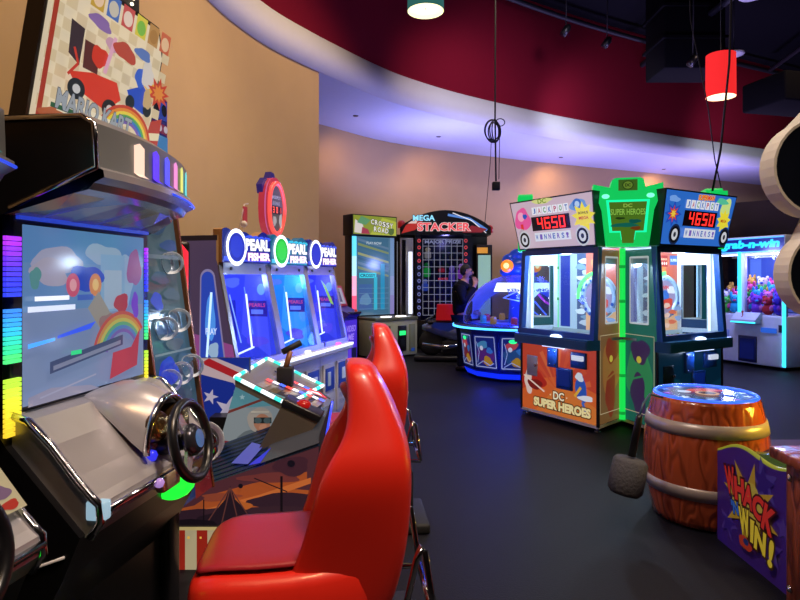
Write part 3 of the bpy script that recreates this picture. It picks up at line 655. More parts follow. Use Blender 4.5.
for x in (-1.0,-.1):
    for y in (y0+.1,y1-.1):
        b = MB(); b.lathe([(0,0),(.04,0),(.03,.05),(0,.05)],MATTE(),12,at((x,y,0))); b.build('foot', cl)
PL = ['d84a7a','3c58c8','8a4ac0','58b848','e0a03c','c83a3a','3aa8c0','e8d8d0','4a3ab0','e07ab0']
NM = ['pink','royal blue','violet','green','orange','red','teal','cream','indigo','pale pink']
rd = random.Random(4); T = Matrix.Translation((5.93,10.15,0)) @ Matrix.Rotation(CR,4,'Z')
k = 0; used = {}
for iy in range(7):
    for ix in range(4):
        ci = (iy*3+ix*7) % 10
        x = -.17-.21*ix; y = y0+.16+.2*iy+(.04 if ix % 2 else -.02); z = .88+.10*ix
        p = T @ Vector((x,y,z))
        place = ['against the front glass','in the second row back','in the third row back','at the back of the heap'][ix]
        g = '%s plush toys %s of the claw machine' % (NM[ci], place); 
        t = thing('plush_toy', '%s plush toy %s in the claw machine' % (NM[ci], place), 'plush toy', p, CR+rd.uniform(-.7,.7), 'plush toys in the claw machine')
        used.setdefault(t['label'], []).append((y, t))
        m = M(PL[ci],.9,0,0,.15,0,40); m2 = M(PL[(ci+4) % 10],.9); s = .95+.25*rd.random()
        b = MB(); b.ball((0,0,.09*s),(.085*s,.09*s,.09*s),m,12); b.build('body', t)
        b = MB(); b.ball((.02,0,.215*s),(.07*s,.075*s,.07*s),m,12); b.ball((.08*s,0,.20*s),(.025,.03,.022),m2,8)
        for sy in (-1,1): b.ball((.075*s,sy*.03,.235*s),.011,MATTE(),6)
        b.build('head', t)
        for sy in (-1,1):
            b = MB(); b.ball((.01,sy*.06*s,.28*s),(.02,.03,.035 if ci % 2 else .06),m,8); b.build('ear', t)
            b = MB(); b.ball((.05,sy*.085*s,.11*s),(.03,.03,.05),m2,8); b.build('paw', t)
for lab, L in used.items():
    if len(L) > 1:
        L.sort(key=lambda q: q[0])
        for i, (y, t) in enumerate(L):
            t['label'] = lab.replace(' plush toy ', ' plush toy ', 1) + (', nearest the sign post' if i == len(L)-1 else ', nearest the far corner' if i == 0 else ', between the other two')
for y, c_ in ((-.5,'9fb0ff'),(.2,'b8a8ff')):
    p = T @ Vector((-.45,y,1.8)); lamp('POINT','claw_lamp',p,24,c_,.06)
lamp('POINT','claw_front_fill', T @ Vector((.6,0,1.9)), 60, '98a4ff', .1)  # unseen blue fill added in the air to brighten the cabinet front
# black tall simulator behind
t = thing('black_simulator_pod', 'tall glossy black machine hood rising behind the claw machine', 'arcade machine', (7.4,12.2,0), CR+R(90))
b = MB(); b.prism([(-1.0,.05),(1.3,.05),(1.3,2.45),(1.05,2.95),(-1.25,3.05),(-1.25,2.4),(-1.0,2.3)], -.8,.8, M('0b0c11',.15), 'y'); b.build('hood', t)
b = MB(); b.box(-1.26,-1.24,-.7,.7,2.5,2.95,M('1a1d28',.12),.005); b.build('front_panel', t)
t = thing('dark_cabinet', 'dark arcade cabinet with blue light strips right of the claw machine', 'arcade machine', (6.95,9.0,0), CR)
b = MB(); b.prism([(-.7,.04),(0,.04),(0,.75),(.1,.85),(-.12,1.0),(-.1,1.7),(-.7,1.7)], -.4,.4, M('10121e',.25), 'y'); b.build('cabinet', t)
b = MB(); b.box(0,.015,-.38,-.34,.1,.72,M('2a6cff',.3,0,2.5)); b.build('light_strip', t)
b = MB(); b.box(0,.015,-.1,.1,.35,.4,M('2a6cff',.3,0,2)); b.build('light_strip', t)
b = MB(); b.add([(-.105,-.33,1.05),(-.105,.33,1.05),(-.09,.33,1.6),(-.09,-.33,1.6)],[(0,1,2,3)],M('1b2f78',.1,0,.8)); b.build('screen', t)

# black wires hanging on to the coin machine
t = thing('hanging_wire', 'black wire dropping past the red pendant onto the jackpot sign', 'wire', (3.24,6.25,2.335))
b = MB(); b.tube([(0,0,0),(.1,0,.5),(.19,0,1.4),(.22,0,2.4),(.22,0,ZC-2.335)], .011, MATTE(), 6); b.build('cord', t)
t = thing('hanging_wire', 'thinner black wire slanting left below the red pendant', 'wire', (3.42,6.35,2.36))
b = MB(); b.tube([(0,0,0),(-.09,0,.4),(-.16,0,.95),(-.2,.3,2.0),(-.2,.5,ZC-2.335)], .006, MATTE(), 6); b.build('cord', t)

# ------------------------------------------------------------------ blue dome machine
dm = thing('dome_game', 'blue domed game with a lumpy blue topper and white sign', 'arcade machine', (1.85,9.35,0))
def octa(r, n=12, ph=0): return [(r*math.cos(2*math.pi*i/n+ph), r*math.sin(2*math.pi*i/n+ph)) for i in range(n)]
b = MB(); b.loft([[(x,y,.02) for x,y in octa(.78)],[(x,y,.14) for x,y in octa(.84)],[(x,y,.72) for x,y in octa(.92)],[(x,y,.74) for x,y in octa(.95)]], M('0f2470',.3), smooth=False); bs_ = b.build('base', dm)
b = MB(); b.loft([[(x,y,.04) for x,y in octa(.80)],[(x,y,.12) for x,y in octa(.845)]], M('1230ff',.3,0,.9), cap=False, smooth=False); b.build('base_glow', dm)
for i in range(12):
    a0, a1 = 2*math.pi*i/12, 2*math.pi*(i+1)/12
    A, B_ = Vector((.855*math.cos(a0),.855*math.sin(a0),.17)), Vector((.855*math.cos(a1),.855*math.sin(a1),.17))
    if (A+B_).y > .6: continue
    b = MB(); Vv = Vector((.06*math.cos((a0+a1)/2),.06*math.sin((a0+a1)/2),.52)); d = (B_-A).normalized(); L = (B_-A).length
    c = Cv(b, A+d*.02+Vector((math.cos((a0+a1)/2),math.sin((a0+a1)/2),0))*.002, d, Vv, .5, .3, .001); L -= .04
    c.rect(0,0,L,.5,'1a2a80'); c.line([(.02,.03),(.03,.47),(L-.03,.48),(L-.02,.03),(.02,.03)],.014,'b8c4f0')
    c.blob(L*.5,.2,L*.36,.13,['7a2438','5a2a7a','28508a'][i % 3],i); c.blob(L*.6,.12,L*.2,.07,'c0902c',i+3); c.blob(L*.4,.36,L*.22,.06,['c84a5a','4a90c0'][i % 2],i+7); c.ell(L*.35,.31,.03,.035,'e0e4f4'); c.blob(L*.7,.28,.05,.05,'3a78c8',i+9)
    c.line([(.05,.05),(L*.4,.12),(L*.7,.06),(L-.05,.1)],.012,'a8b8f0'); c.line([(.06,.09),(.1,.25),(.06,.4)],.01,'a8b8f0')
    if i % 2 == 0: c.blob(L*.45,.43,.06,.03,'2aff90',2,1.2,.05)
    b.build('art_panel', bs_)
b = MB(); b.lathe([(.80,.74),(1.0,.74),(1.02,.77),(1.0,.80),(.80,.82)], M('1b2a6a',.2), 48, cap=False); b.build('counter_rim', dm)
b = MB(); b.lathe([(1.018,.755),(1.028,.755),(1.028,.785),(1.018,.785)], M('49b4ff',.3,0,2.4), 48, cap=False); b.build('light_strip', dm)
b = MB(); b.lathe([(0,.80),(.82,.80)], M('2030a0',.3,0,.5), 40, cap=False)
c = Cv(b, (0,0,.80), (1,0,0), (0,1,0), .6, .3, .003)
for i in range(9):
    a = 2*math.pi*i/9; c.blob(.5*math.cos(a),.5*math.sin(a),.18,.16,['3a58e0','6a3ac8','2a90d8'][i % 3],i)
b.build('playfield', dm)
b = MB(); prof = [(.86*math.cos(R(a)), .82+.74*math.sin(R(a))) for a in range(0,86,6)]
b.lathe(prof, GLASS('c4ccff',.9,.03,.5), 48, cap=False); dg = b.build('dome_glass', dm)
b = MB(); b.lathe([(0,.8),(.16,.8),(.14,1.2),(.2,1.5),(.13,1.55),(0,1.55)], M('2a49d8',.3,0,.55), 24); b.build('column', dm)
b = MB(); rd = random.Random(3)
for i in range(10):
    a = 2*math.pi*i/10; b.lathe([(0,0),(.05,0),(.05,.09),(.035,.11),(0,.11)], M(['e8b04a','d04a6a','58b8e8'][i % 3],.4,0,.3), 10, at((.55*math.cos(a),.55*math.sin(a),.81)))
b.build('target', dm)
b = MB()
for s in (-1,1):
    b.tube([(.25+s*.06,-.5,.95),(.05+.1*s,-.45,1.15),(-.2+.1*s,-.35,1.2),(-.05,-.35,1.32)], .012, M('8fa8ff',.3,0,1.0), 6)
b.tube([(.1,-.55,1.35),(.3,-.45,1.15),(.55,-.3,1.02)], .016, M('ff3aa0',.3,0,1.4), 6)
b.build('neon_tube', dm)
# sign band on the dome and topper
b = MB(); r0 = .70
for k, (za, zb, ra, rb, c_, e_) in enumerate(((1.30,1.43,.66,.50,'e9f4ff',1.5),)):
    A = [R(228+ (84/20)*i) for i in range(21)]
    b.loft([[((ra+.05)*math.cos(a),(ra+.05)*math.sin(a),za) for a in A],[((rb+.12)*math.cos(a),(rb+.12)*math.sin(a),zb) for a in A]], M(c_,.3,0,e_), False, False)
b.prism([(-.16,1.30),(.16,1.30),(.06,1.20),(-.06,1.20)], -.74,-.72, M('e9f4ff',.3,0,1.2), 'y')
sgn = b.build('sign_band', dm)
b = MB(); c = Cv(b, (-.35,-.735,1.28), (1,0,0), (0,.15,.13), 1.0, .3); c.text('KEEP PUSHING',.35,.07,.07,'2a50c8',.6,bold=.05); b.build('sign_lettering', sgn)
b = MB(); 
for p, q in (((0,0,1.66),(.24,.2,.16)),((-.14,0,1.78),(.12,.11,.1)),((.14,0,1.78),(.12,.11,.1)),((0,0,1.84),(.16,.13,.12)),((-.2,-.02,1.6),(.1,.1,.08)),((.2,-.02,1.6),(.1,.1,.08))):
    b.ball(p,q,M('1f4fd8',.3,0,.35),16)
b.build('topper', dm)
for s in (-1,1):
    b = MB(); b.lathe([(0,0),(.085,0),(.1,.03),(.09,.07),(.05,.08),(0,.08)], M('ff8a2a',.3,0,1.2), 20, at((s*.2,-.16,1.68),(s*.5,-1,.1)))
    b.lathe([(0,.081),(.045,.081)], M('ffd890',.3,0,1.5), 16, at((s*.2,-.16,1.68),(s*.5,-1,.1)), cap=False); b.build('lamp_eye', dm)
lamp('POINT','dome_lamp',(1.75,8.85,1.2),80,'3a55ff',.1)
lamp('POINT','dome_under_lamp',(1.2,8.35,.25),5,'2030ff',.1)

# ------------------------------------------------------------------ stacker tower
ms = thing('grid_prize_game', 'wide black prize game with a pale grid window under an arched marquee', 'arcade machine', (.98,12.6,0), R(-90))
# local x points to the room (-y world), local y to +x world
b = MB(); b.box(-1.0,0,-.78,.62,.02,.62,M('0c0c14',.25),.02); b.box(-1.0,-.9,-.98,.98,.02,2.6,BLACK()); b.box(-.9,0,-.66,-.62,.6,2.5,BLACK()); b.box(-.9,0,.50,.54,.6,2.5,BLACK()); b.build('cabinet', ms)
arch = [(-.98,2.40)]+[(-.98+1.9*i/16, 2.56+.36*math.sin(math.pi*(i/16))**.8) for i in range(17)]+[(.92,2.40)]
b = MB(); b.prism(arch, -.5, .06, M('0c0c12',.3), 'x'); mq = b.build('marquee', ms)
b = MB(); c = Cv(b, (.061,-.98,2.40), (0,1,0), (0,0,1), .8, .3, .001)
c.poly([(.03,.03),(.12,.2),(.5,.42),(.45,.2),(.3,.1)],'b8302c'); c.poly([(.16,.24),(.42,.40),(.34,.24)],'e8c8c0'); c.line([(1.0,.42),(1.45,.34),(1.82,.10)],.05,'5a8ad8'); c.line([(1.1,.46),(1.5,.30),(1.8,.04)],.02,'e8e8f0'); c.poly([(1.3,.05),(1.7,.05),(1.82,.12),(1.5,.2)],'8a2430')
c.text('MEGA',.50,.355,.12,'8fd8f0',.46,out='0f3050',e=1.1); c.text('STACKER',.92,.17,.17,'e8505a',1.1,out='f4dcd8',ow=.04,e=1.0)
b.build('marquee_lettering', mq)
b = MB(); b.box(-.85,-.80,-.62,.50,.6,2.4,M('0a0a1c',.3)); b.build('back_wall', ms)
b = MB(); g = M('b8bcd8',.4,0,.35)
for i in range(8): b.box(-.010,0,-.50+.12*i-.005,-.50+.12*i+.005,.72,2.32,g)
for j in range(12): b.box(-.010,0,-.50,.34,.72+.145*j-.005,.72+.145*j+.005,g)
b.build('grid', ms)
b = MB(); b.add([(-.006,-.62,.62),(-.006,.50,.62),(-.006,.50,2.4),(-.006,-.62,2.4)],[(0,1,2,3)],GLASS('b8bce0',.5)); b.build('window_glass', ms)
b = MB(); c = Cv(b, (.002,-.62,.62), (0,1,0), (0,0,1), .6, .3)
c.text('MAJOR PRIZE',.54,1.63,.09,'8a90b8',.76); c.rect(0,0,.08,1.78,'14142a',.2); c.rect(.98,0,1.12,1.78,'14142a',.2)
for i in range(12):
    for y in (.04,1.02):
        cc = 'e04a50' if i > 7 else '7a80c0'; c.ell(y,.12+.14*i,.035,.04,cc,.8,12); c.ell(y,.12+.14*i,.02,.024,'181830',.2,10)
c.text('MINOR PRIZE',.54,.86,.05,'c83a4a',.2)
b.build('score_column', ms)
b = MB(); b.box(-.45,0,-.98,-.70,.5,2.35,M('b8bcc8',.25,.5),.02); b.build('side_wing', ms)
b = MB(); b.box(-.003,.02,-.80,-.72,.75,2.05,M('e8f0ff',.3,0,1.5)); b.box(-.003,.015,-.94,-.86,.6,2.3,M('14141c',.2)); b.build('tube_light', ms)
b = MB(); b.box(-.45,0,.62,.96,.5,2.2,M('2a2a34',.3,.3),.02); b.box(-.003,.012,.66,.92,.72,1.98,M('9cc4bc',.15,0,.7)); b.box(-.003,.016,.64,.86,2.02,2.14,M('e0983a',.3,0,.8)); b.build('side_wing', ms)
b = MB(); b.prism([(-.98,.4),(-1.45,.4),(-1.45,2.45),(-.98,2.45)], -.62,-.52, M('0a0a10',.3), 'x')
c = Cv(b, (-.515,-1.42,.6), (0,1,0), (0,0,1), .6, .3, .001)
for i, ch in enumerate('STACKER'): c.text(ch,.22,.22+.2*i,.17,'5a3a48',.2,rot=R(90),out='a06070',ow=.05)
c.line([(.03,0),(.03,1.75),(.2,1.65)],.012,'9a9aa8'); c.line([(.38,.05),(.38,1.7)],.012,'9a9aa8')
b.build('side_banner', ms)
b = MB(); 
for y in (-.95,.9): b.lathe([(0,0),(.08,0),(.08,.12),(.05,.16),(0,.16)],M('a01c20',.3,0,.5),14,at((-.05,y,2.55 if y < 0 else 2.45)))
b.build('beacon', ms)
def prize(lab, y, z, cols, h):
    p = (.98+y, 12.6+.35, z); t = thing('hanging_prize', lab, 'prize', p, 0, 'prizes behind the grid window')
    b = MB(); b.box(-.07,.07,-.04,.04,0,h*.55,M(cols[0],.5,0,.35),.03); b.build('body', t)
    b = MB(); b.ball((0,0,h*.7),(.06,.05,h*.17),M(cols[1],.5,0,.3),12); b.build('head', t)
    b = MB(); b.tube([(0,0,h*.85),(0,0,2.4-z)],.004,MATTE(),5); b.build('string', t)
prize('pale toy prize hanging high behind the grid window', -.38, 1.92, ('c8c0a8','e0d0a0'), .28)
prize('green toy prize hanging behind the grid window', -.40, 1.52, ('24d84a','1a9838'), .36)
prize('red boxed prize in the middle of the grid window', -.08, 1.62, ('d82c3c','881820'), .16)
prize('violet toy prize hanging right of the red one', .14, 1.42, ('7a58c8','a888e8'), .40)
prize('magenta prize at the right of the grid window', .34, 1.48, ('c048e0','e8a0f0'), .38)
prize('blue prize at the lower left of the grid window', -.44, 1.22, ('4870d8','88a0e8'), .3)
lamp('POINT','stacker_lamp',(.98,12.9,2.3),6,'b8b0ff',.08)

# ------------------------------------------------------------------ motorcycle rides in front of the stacker
def moto(lab, x, y, rz, c1, c2):
    t = thing('motorcycle_ride', lab, 'ride', (x,y,0), rz, 'motorcycle rides before the grid game')
    b = MB(); b.box(-.75,.65,-.26,.26,.02,.10,M('24252c',.35,.3),.02); b.box(-.25,.2,-.1,.1,.1,.36,MATTE(),.02); b.build('platform', t)
    b = MB(); S = []
    for xx, z, w_, h_ in ((-.62,.60,.03,.04),(-.5,.60,.09,.09),(-.28,.55,.12,.12),(0,.52,.15,.16),(.22,.60,.17,.17),(.45,.62,.13,.16),(.62,.62,.05,.07)):
        S.append([(xx, w_*math.cos(a), z+h_*math.sin(a)) for a in [2*math.pi*i/14 for i in range(14)]])
    b.loft(S, M(c1,.2,.4)); b.build('bodywork', t)
    for xx in (-.45,.48):
        b = MB(); b.lathe([(.1,-.05),(.2,-.05),(.23,-.03),(.23,.03),(.2,.05),(.1,.05)], MATTE(), 24, at((xx,0,.32),(0,1,0))); b.build('wheel', t)
    b = MB(); b.box(-.52,-.02,-.11,.11,.665,.72,MATTE(),.03); b.build('saddle', t)
    b = MB(); b.tube([(.25,-.32,.86),(.32,-.1,.88),(.32,.1,.88),(.25,.32,.86)],.016,BLACK(),8); b.build('handlebar', t)
    b = MB(); b.loft([[(.36,-.12,.74),(.36,.12,.74),(.52,.09,.70),(.52,-.09,.70)],[(.22,-.10,.96),(.22,.10,.96),(.26,.08,.97),(.26,-.08,.97)]], M('23242c',.1)); b.build('windscreen', t)
    b = MB(); b.tube([(-.6,-.16,.30),(-.2,-.17,.26),(.1,-.15,.3)],.04,M('c8ccd8',.15,1.),10); b.build('exhaust', t)
    b = MB(); b.prism([(-.45,.62),(-.05,.50),(.3,.62),(.2,.68),(-.4,.70)], -.135,.135, M(c2,.3), 'y'); b.build('side_fairing', t)
    return t
mo = moto('silver and blue motorcycle ride with bright red seat back, nearest the standing man', 1.02, 10.92, R(-6), '7f8cb8', '24408f')
moto('black and maroon motorcycle ride behind the silver one', 1.12, 11.78, R(174), '33384f', '6a2220')
b = MB(); b.prism([(-.36,.74),(-.06,.74),(-.02,.82),(-.04,1.02),(-.34,1.02)],-.15,.15,M('e81c26',.35,0,.25),'y'); b.build('seat_back', mo)
b = MB(); b.prism([(-.05,.84),(.03,.88),(.03,1.18),(-.05,1.14)],-.05,.18,M('e81c26',.35,0,.25),'y'); b.build('seat_wing', mo)

# ------------------------------------------------------------------ tall screen cabinet beside the grid game
CA = math.atan2(-.79,.61)
cg = thing('tall_screen_game', 'tall screen game with green marquee and grey-green coin base', 'arcade machine', (-.06,11.3,0), CA)
GRN = M('a8b4a2',.4)
b = MB(); b.box(-.55,0,-.5,.5,.03,.72,GRN,.015); b.box(-.55,.02,-.5,.5,.70,.76,M('5f6a5c',.3),.01); cb = b.build('base_cabinet', cg)
b = MB()
for y in (-.36,.02): b.box(.0,.02,y,y+.2,.12,.6,M('14161a',.3),.006); b.box(.02,.03,y+.03,y+.17,.42,.50,M('2bff7a',.3,0,1.3)); b.box(.02,.026,y+.05,y+.15,.2,.34,M('20242a',.3))
b.box(0,.012,.3,.44,.1,.62,M('7f8c7a',.4),.005); b.box(.0,.014,.34,.42,.1,.16,M('2a58c0',.3,0,.4)); b.build('coin_panel', cb)
b = MB()
for y in (-.3,.05): b.box(-.12,-.02,y,y+.2,.76,.785,M('fff4ee',.3,0,1.8),.01)
b.build('button_light', cg)
b = MB(); b.box(-.85,-.62,-.62,.42,.03,2.32,M('14161c',.35),.01); tw = b.build('tower', cg)
b = MB(); c = Cv(b, (-.618,-.60,.78), (0,1,0), (0,0,1), .62, .12, .001)
c.rect(0,0,1.0,1.52,'5a84a0'); c.rect(.12,.02,.86,1.5,'4a7898')
for i in range(7): c.poly([(.13,.9+.09*i),(.86,.74+.09*i),(.86,.78+.09*i),(.13,.95+.09*i)],['8a9c6a','6a8aa8','3f6a88','a8b078','507a94'][i % 5])
c.rect(.16,.72,.56,.82,'3ad0e0',.9); c.text('CROSSY',.36,.77,.06,'1a4a70',.36); c.rect(.5,.1,.58,.74,'3ab8d8',.8); c.rect(.66,.1,.76,1.0,'2a98c8',.7); c.rect(.14,.1,.46,.6,'4a70b0'); c.blob(.3,.3,.12,.12,'6a9ac8',3)
for i in range(5): c.rect(.15,.12+.1*i,.85,.125+.1*i,'7ab0d0')
c.text('PLAY NOW',.5,1.4,.05,'c8dce8',.36)
b.build('screen', tw)
for y, cc in ((-.60,('66e0ff','b8f0ff','ffb0d0','ff5a80')),(.30,('8ab0e0','8ab0e0','a8b8f0','a8a0e8'))):
    b = MB()
    for i in range(4): b.box(-.62,-.60,y,y+.09,.78+.38*(3-i),.78+.38*(4-i),M(cc[i],.3,0,1.1 if y < 0 else .5))
    b.build('led_strip', tw)
b = MB(); b.box(-.9,-.56,-.63,.43,2.32,2.72,M('0f1116',.4),.008); mq = b.build('marquee', cg)
b = MB(); c = Cv(b, (-.559,-.63,2.32), (0,1,0), (0,0,1), .75, .3, .001)
c.rect(.02,.02,1.04,.38,'8f9c2c'); c.poly([(.4,.02),(1.04,.02),(1.04,.3),(.7,.36)],'b8c03c'); c.poly([(.04,.05),(.26,.03),(.24,.2),(.06,.3)],'e0d8d0'); c.poly([(.2,.03),(.4,.03),(.36,.12),(.22,.16)],'a83a4c'); c.poly([(.0+.1,.24),(.3,.2),(.42,.3),(.2,.37)],'5f9a6a'); c.blob(.9,.1,.1,.06,'58702a',6)
for i, ch in enumerate('CROSSY'): c.text(ch,.46+.09*i,.27-.012*i,.10,'f4f4ec',.075,out='18180c')
for i, ch in enumerate('ROAD'): c.text(ch,.52+.09*i,.13-.008*i,.10,'f4f4ec',.075,out='18180c')
b.build('marquee_art', mq)
# small kiosk to its left
t = thing('ticket_kiosk', 'small purple kiosk with a red-framed tilted screen beside the pearl game', 'kiosk', (-.70,8.55,0), R(-22))
b = MB(); b.prism([(-.35,.03),(0,.03),(0,.93),(.08,1.0),(-.2,1.10),(-.28,1.36),(-.35,1.36)], -.2,.2, M('3a2a98',.35), 'y'); kb = b.build('cabinet', t)
b = MB(); c = Cv(b, (.002,-.19,.1), (0,1,0), (0,0,1), .9, .3, .001); c.rect(0,0,.38,.8,'4a2cc8'); c.text('VIDEO',.19,.68,.09,'9a80f0',.3,slant=.2); c.text('ME',.19,.56,.09,'9a80f0',.18,slant=.2); c.rect(.2,.15,.36,.4,'14163a'); c.blob(.12,.3,.06,.12,'5a3ad0',4); b.build('front_art', kb)
b = MB(); b.M = Matrix.Translation((-.15,0,1.11)) @ Matrix.Rotation(R(-20),4,'Y')
b.box(-.03,.0,-.2,.2,-.02,.30,M('b43a4c',.35),.012); c = Cv(b, (.001,-.15,.02), (0,1,0), (0,0,1), .7, .2, .001); c.rect(0,0,.3,.24,'a8a4b0'); c.rect(.08,.03,.22,.19,'585868'); c.text('TOUCH',.15,.21,.025,'30303c',.14); b.build('screen_panel', t)
b = MB(); b.box(-.05,.09,-.16,.16,.99,1.02,M('20181c',.3),.008); b.ball((.03,.1,1.03),.025,M('d04030',.3,0,.6),8); b.build('button_deck', t)

# ------------------------------------------------------------------ racing cabinets
RA = math.atan2(-.148,.989)
SV = M('a09ea4',.32,.35,0,.05); SVD = M('6e7072',.35,.15); DK = M('0d0d11',.3)
rc = thing('racing_cabinet', 'silver and black racing cabinet with rainbow billboard and big lit screen', 'arcade machine', (-1.147,2.23,0), RA)
b = MB(); b.prism([(-.42,.0),(.10,.0),(.10,.42),(.19,.58),(.25,.72),(0,.98),(-.05,1.06),(-.05,1.68),(-.02,1.98),(-.42,1.98)], -.40,.40, DK, 'y')
b.box(.02,.14,.30,.40,.0,.72,M('15151a',.25),.02); b.build('body', rc)
b = MB(); b.box(-.04,.0,-.375,.375,1.055,1.70,M('1a2036',.3),.008); fr = b.build('screen_frame', rc)
b = MB(); c = Cv(b, (.001,-.335,1.09), (0,1,0), (0,0,1), .62, .1, .0006); W, H = .67, .58
c.rect(0,0,W,H,'8296c0'); c.rect(0,.30,W,H,'6a93c6'); c.rect(0,.46,W,H,'5f8fc8')
c.blob(.16,.47,.11,.05,'a8a8c4',3); c.blob(.12,.43,.09,.045,'b0a8bc',5); c.blob(.40,.50,.10,.04,'9cb4d4',7); c.blob(.52,.40,.07,.12,'98b8d8',8)
c.blob(.05,.41,.025,.035,'5f9a96',2); c.rect(.38,.28,.53,.50,'8ab0d8'); c.rect(.40,.29,.51,.44,'a8bcd8')
c.blob(.30,.41,.085,.05,'2444c8',4); c.ell(.225,.385,.035,.042,'d85a7a'); c.ell(.225,.385,.018,.022,'f0a8b0'); c.ell(.345,.385,.035,.042,'e08a50'); c.ell(.345,.385,.018,.022,'f4c880'); c.rect(.245,.33,.33,.35,'4a6ac8')  # blue blob with ringed pads paints a reflected machine into the screen
c.poly([(.30,.30),(.36,.36),(.47,.23),(.42,.16)],'a09a94'); c.blob(.42,.23,.05,.05,'9a7a80',8); c.blob(.50,.31,.05,.035,'b8405a',6)
for i, cc in enumerate(('c85a5a','d0945a','c8c06a','6ab08a','5a8ac8','7a6ab8')): c.arc(.50,.10,.165-.014*i,.179-.014*i,R(35),R(165),cc)
c.poly([(.42,.02),(.60,.05),(.62,.20),(.56,.13),(.44,.12)],'b84a60'); c.blob(.58,.45,.045,.08,'9a5a9a',3); c.blob(.585,.30,.025,.05,'7a4ad8',5)
c.poly([(.10,.09),(.50,.145),(.50,.185),(.10,.13)],'4c5880'); c.poly([(.115,.10),(.485,.15),(.485,.165),(.115,.115)],'8890b0'); c.rect(.20,.14,.255,.155,'3ad88a',.9)
c.rect(.03,.335,.19,.35,'eef2ff',1.1); c.rect(.0,.30,.22,.318,'dfe8ff',1.0); c.poly([(0,.185),(.12,.20),(.12,.21),(0,.20)],'4aa0ff',1.2); c.poly([(.13,.205),(.30,.225),(.33,.25),(.30,.245),(.13,.215)],'3a58e8',1.0)
c.poly([(.0,0),(.35,0),(.30,.02),(.1,.045),(0,.03)],'9a9ab8'); c.line([(.05,.02),(.33,.055)],.006,'a4a8c8')
b.build('screen', rc)
# LED bars either side of the screen
ramps = (('b030ff','9030ff','6a30ff','4a34ff','3a3cff','3040f0'),('3a8cff','38a8ff','34c4f0','34dcc0','38e8a0','50f080'),('b8f040','d0ec40','e0e838','ecdc34','f0d030','f4c830'))
for s in (-1, 1):
    for (z0, z1), rp in zip(((1.44,1.63),(1.235,1.405),(1.01,1.19)), ramps):
        b = MB(); ya, yb = (-.41,-.35) if s < 0 else (.345,.356)
        n = 12
        for i in range(n):
            za = z1-(z1-z0)*(i+1)/n
            b.box(.0,.012,ya,yb,za+.002,za+(z1-z0)/n-.001,M(rp[i*6//n],.3,0,1.25))
        b.build('led_bar', rc)
# hood
def xf(y): return .225-.07*y/.42+.065*(1-(y/.43)**2)
prof_m = []
ys = [-.40+.82*i/24 for i in range(25)]
def hood_strip(f0, f1, m, name=None):
    b.loft([[f0(y), f1(y)] for y in ys], m, False, False, True)
b = MB()
P = [lambda y: (-.05,y,2.0), lambda y: (xf(y)-.05,y,1.995), lambda y: (xf(y)-.005,y,1.965), lambda y: (xf(y),y,1.835)]
for a, d in zip(P, P[1:]): hood_strip(a, d, SVD)
b.add([(-.05,-.40,1.68),(-.05,-.40,2.0),(xf(-.4)-.05,-.40,1.995),(xf(-.4)-.005,-.4,1.965),(xf(-.4),-.4,1.835),(.0,-.40,1.70)],[(0,1,2,3,4,5)],DK)
b.add([(-.05,.42,1.68),(-.05,.42,2.0),(xf(.42)-.05,.42,1.995),(xf(.42)-.005,.42,1.965),(xf(.42),.42,1.835),(.0,.42,1.70)],[(0,1,2,3,4,5)],SVD)
b.build('hood', rc)
b = MB()
CH2 = M('b0aeb6',.18,.55)
Q = [lambda y: (xf(y),y,1.835), lambda y: (xf(y)+.026,y,1.822), lambda y: (xf(y)+.03,y,1.80), lambda y: (xf(y)-.005,y,1.785), lambda y: (xf(y)-.02,y,1.765), lambda y: (xf(y)-.07,y,1.755)]
for a, d in zip(Q, Q[1:]): hood_strip(a, d, CH2)
b.tube([(-.03,-.405,1.985),(xf(-.4)-.04,-.405,1.985),(xf(-.4),-.405,1.96),(xf(-.4)+.008,-.405,1.83),(.02,-.405,1.715)],.009,CHROME(),8)
b.build('hood_trim', rc)
b = MB(); GC = M('b49c72',.2,.6,0,.08)   # faceted shiny underside
for i in range(6):
    ya, yb = -.40+.82*i/6, -.40+.82*(i+1)/6; ym = (ya+yb)/2
    a, d, e_, f_ = (xf(ya)-.07,ya,1.755), (xf(yb)-.07,yb,1.755), (.0,yb,1.695), (.0,ya,1.695)
    mid = (.12,ym,1.715+.02*(i % 2))
    b.add([a,d,e_,f_,mid],[(0,1,4),(1,2,4),(2,3,4),(3,0,4)],[GC,CH2,M('8a80a0',.2,.4)][i % 3])
b.box(.0,.012,-.36,.36,1.685,1.70,M('3050ff',.2,0,.45)); b.build('hood_underside', rc)
hues = ('ffd8c0','5a34ff','4a50ff','e88ad0','d8e070','40d8e0')
for i in range(6):
    y = (-.19,-.075,.025,.125,.225,.325)[i]; b = MB(); xx = lambda q: xf(q)+.003; w_ = .032 if i == 0 else .026
    b.add([(xx(y-w_),y-w_,1.845),(xx(y+w_),y+w_,1.845),(xx(y+w_),y+w_,1.935),(xx(y)+.001,y,1.947),(xx(y-w_),y-w_,1.935)],[(0,1,2,3,4)],M(hues[i],.25,0,1.0))
    b.add([(xx(y-w_)+.018,y-w_,1.832),(xx(y+w_)+.018,y+w_,1.832),(xx(y+w_),y+w_,1.845),(xx(y-w_),y-w_,1.845)],[(0,1,2,3)],M(hues[i],.25,0,.9))
    b.build('light_slot', rc)
b = MB(); b.tube([(xf(y)+.0305,y,1.806) for y in ys if y > .0],.005,M('3a58ff',.2,0,.8),6); b.build('hood_glow', rc)
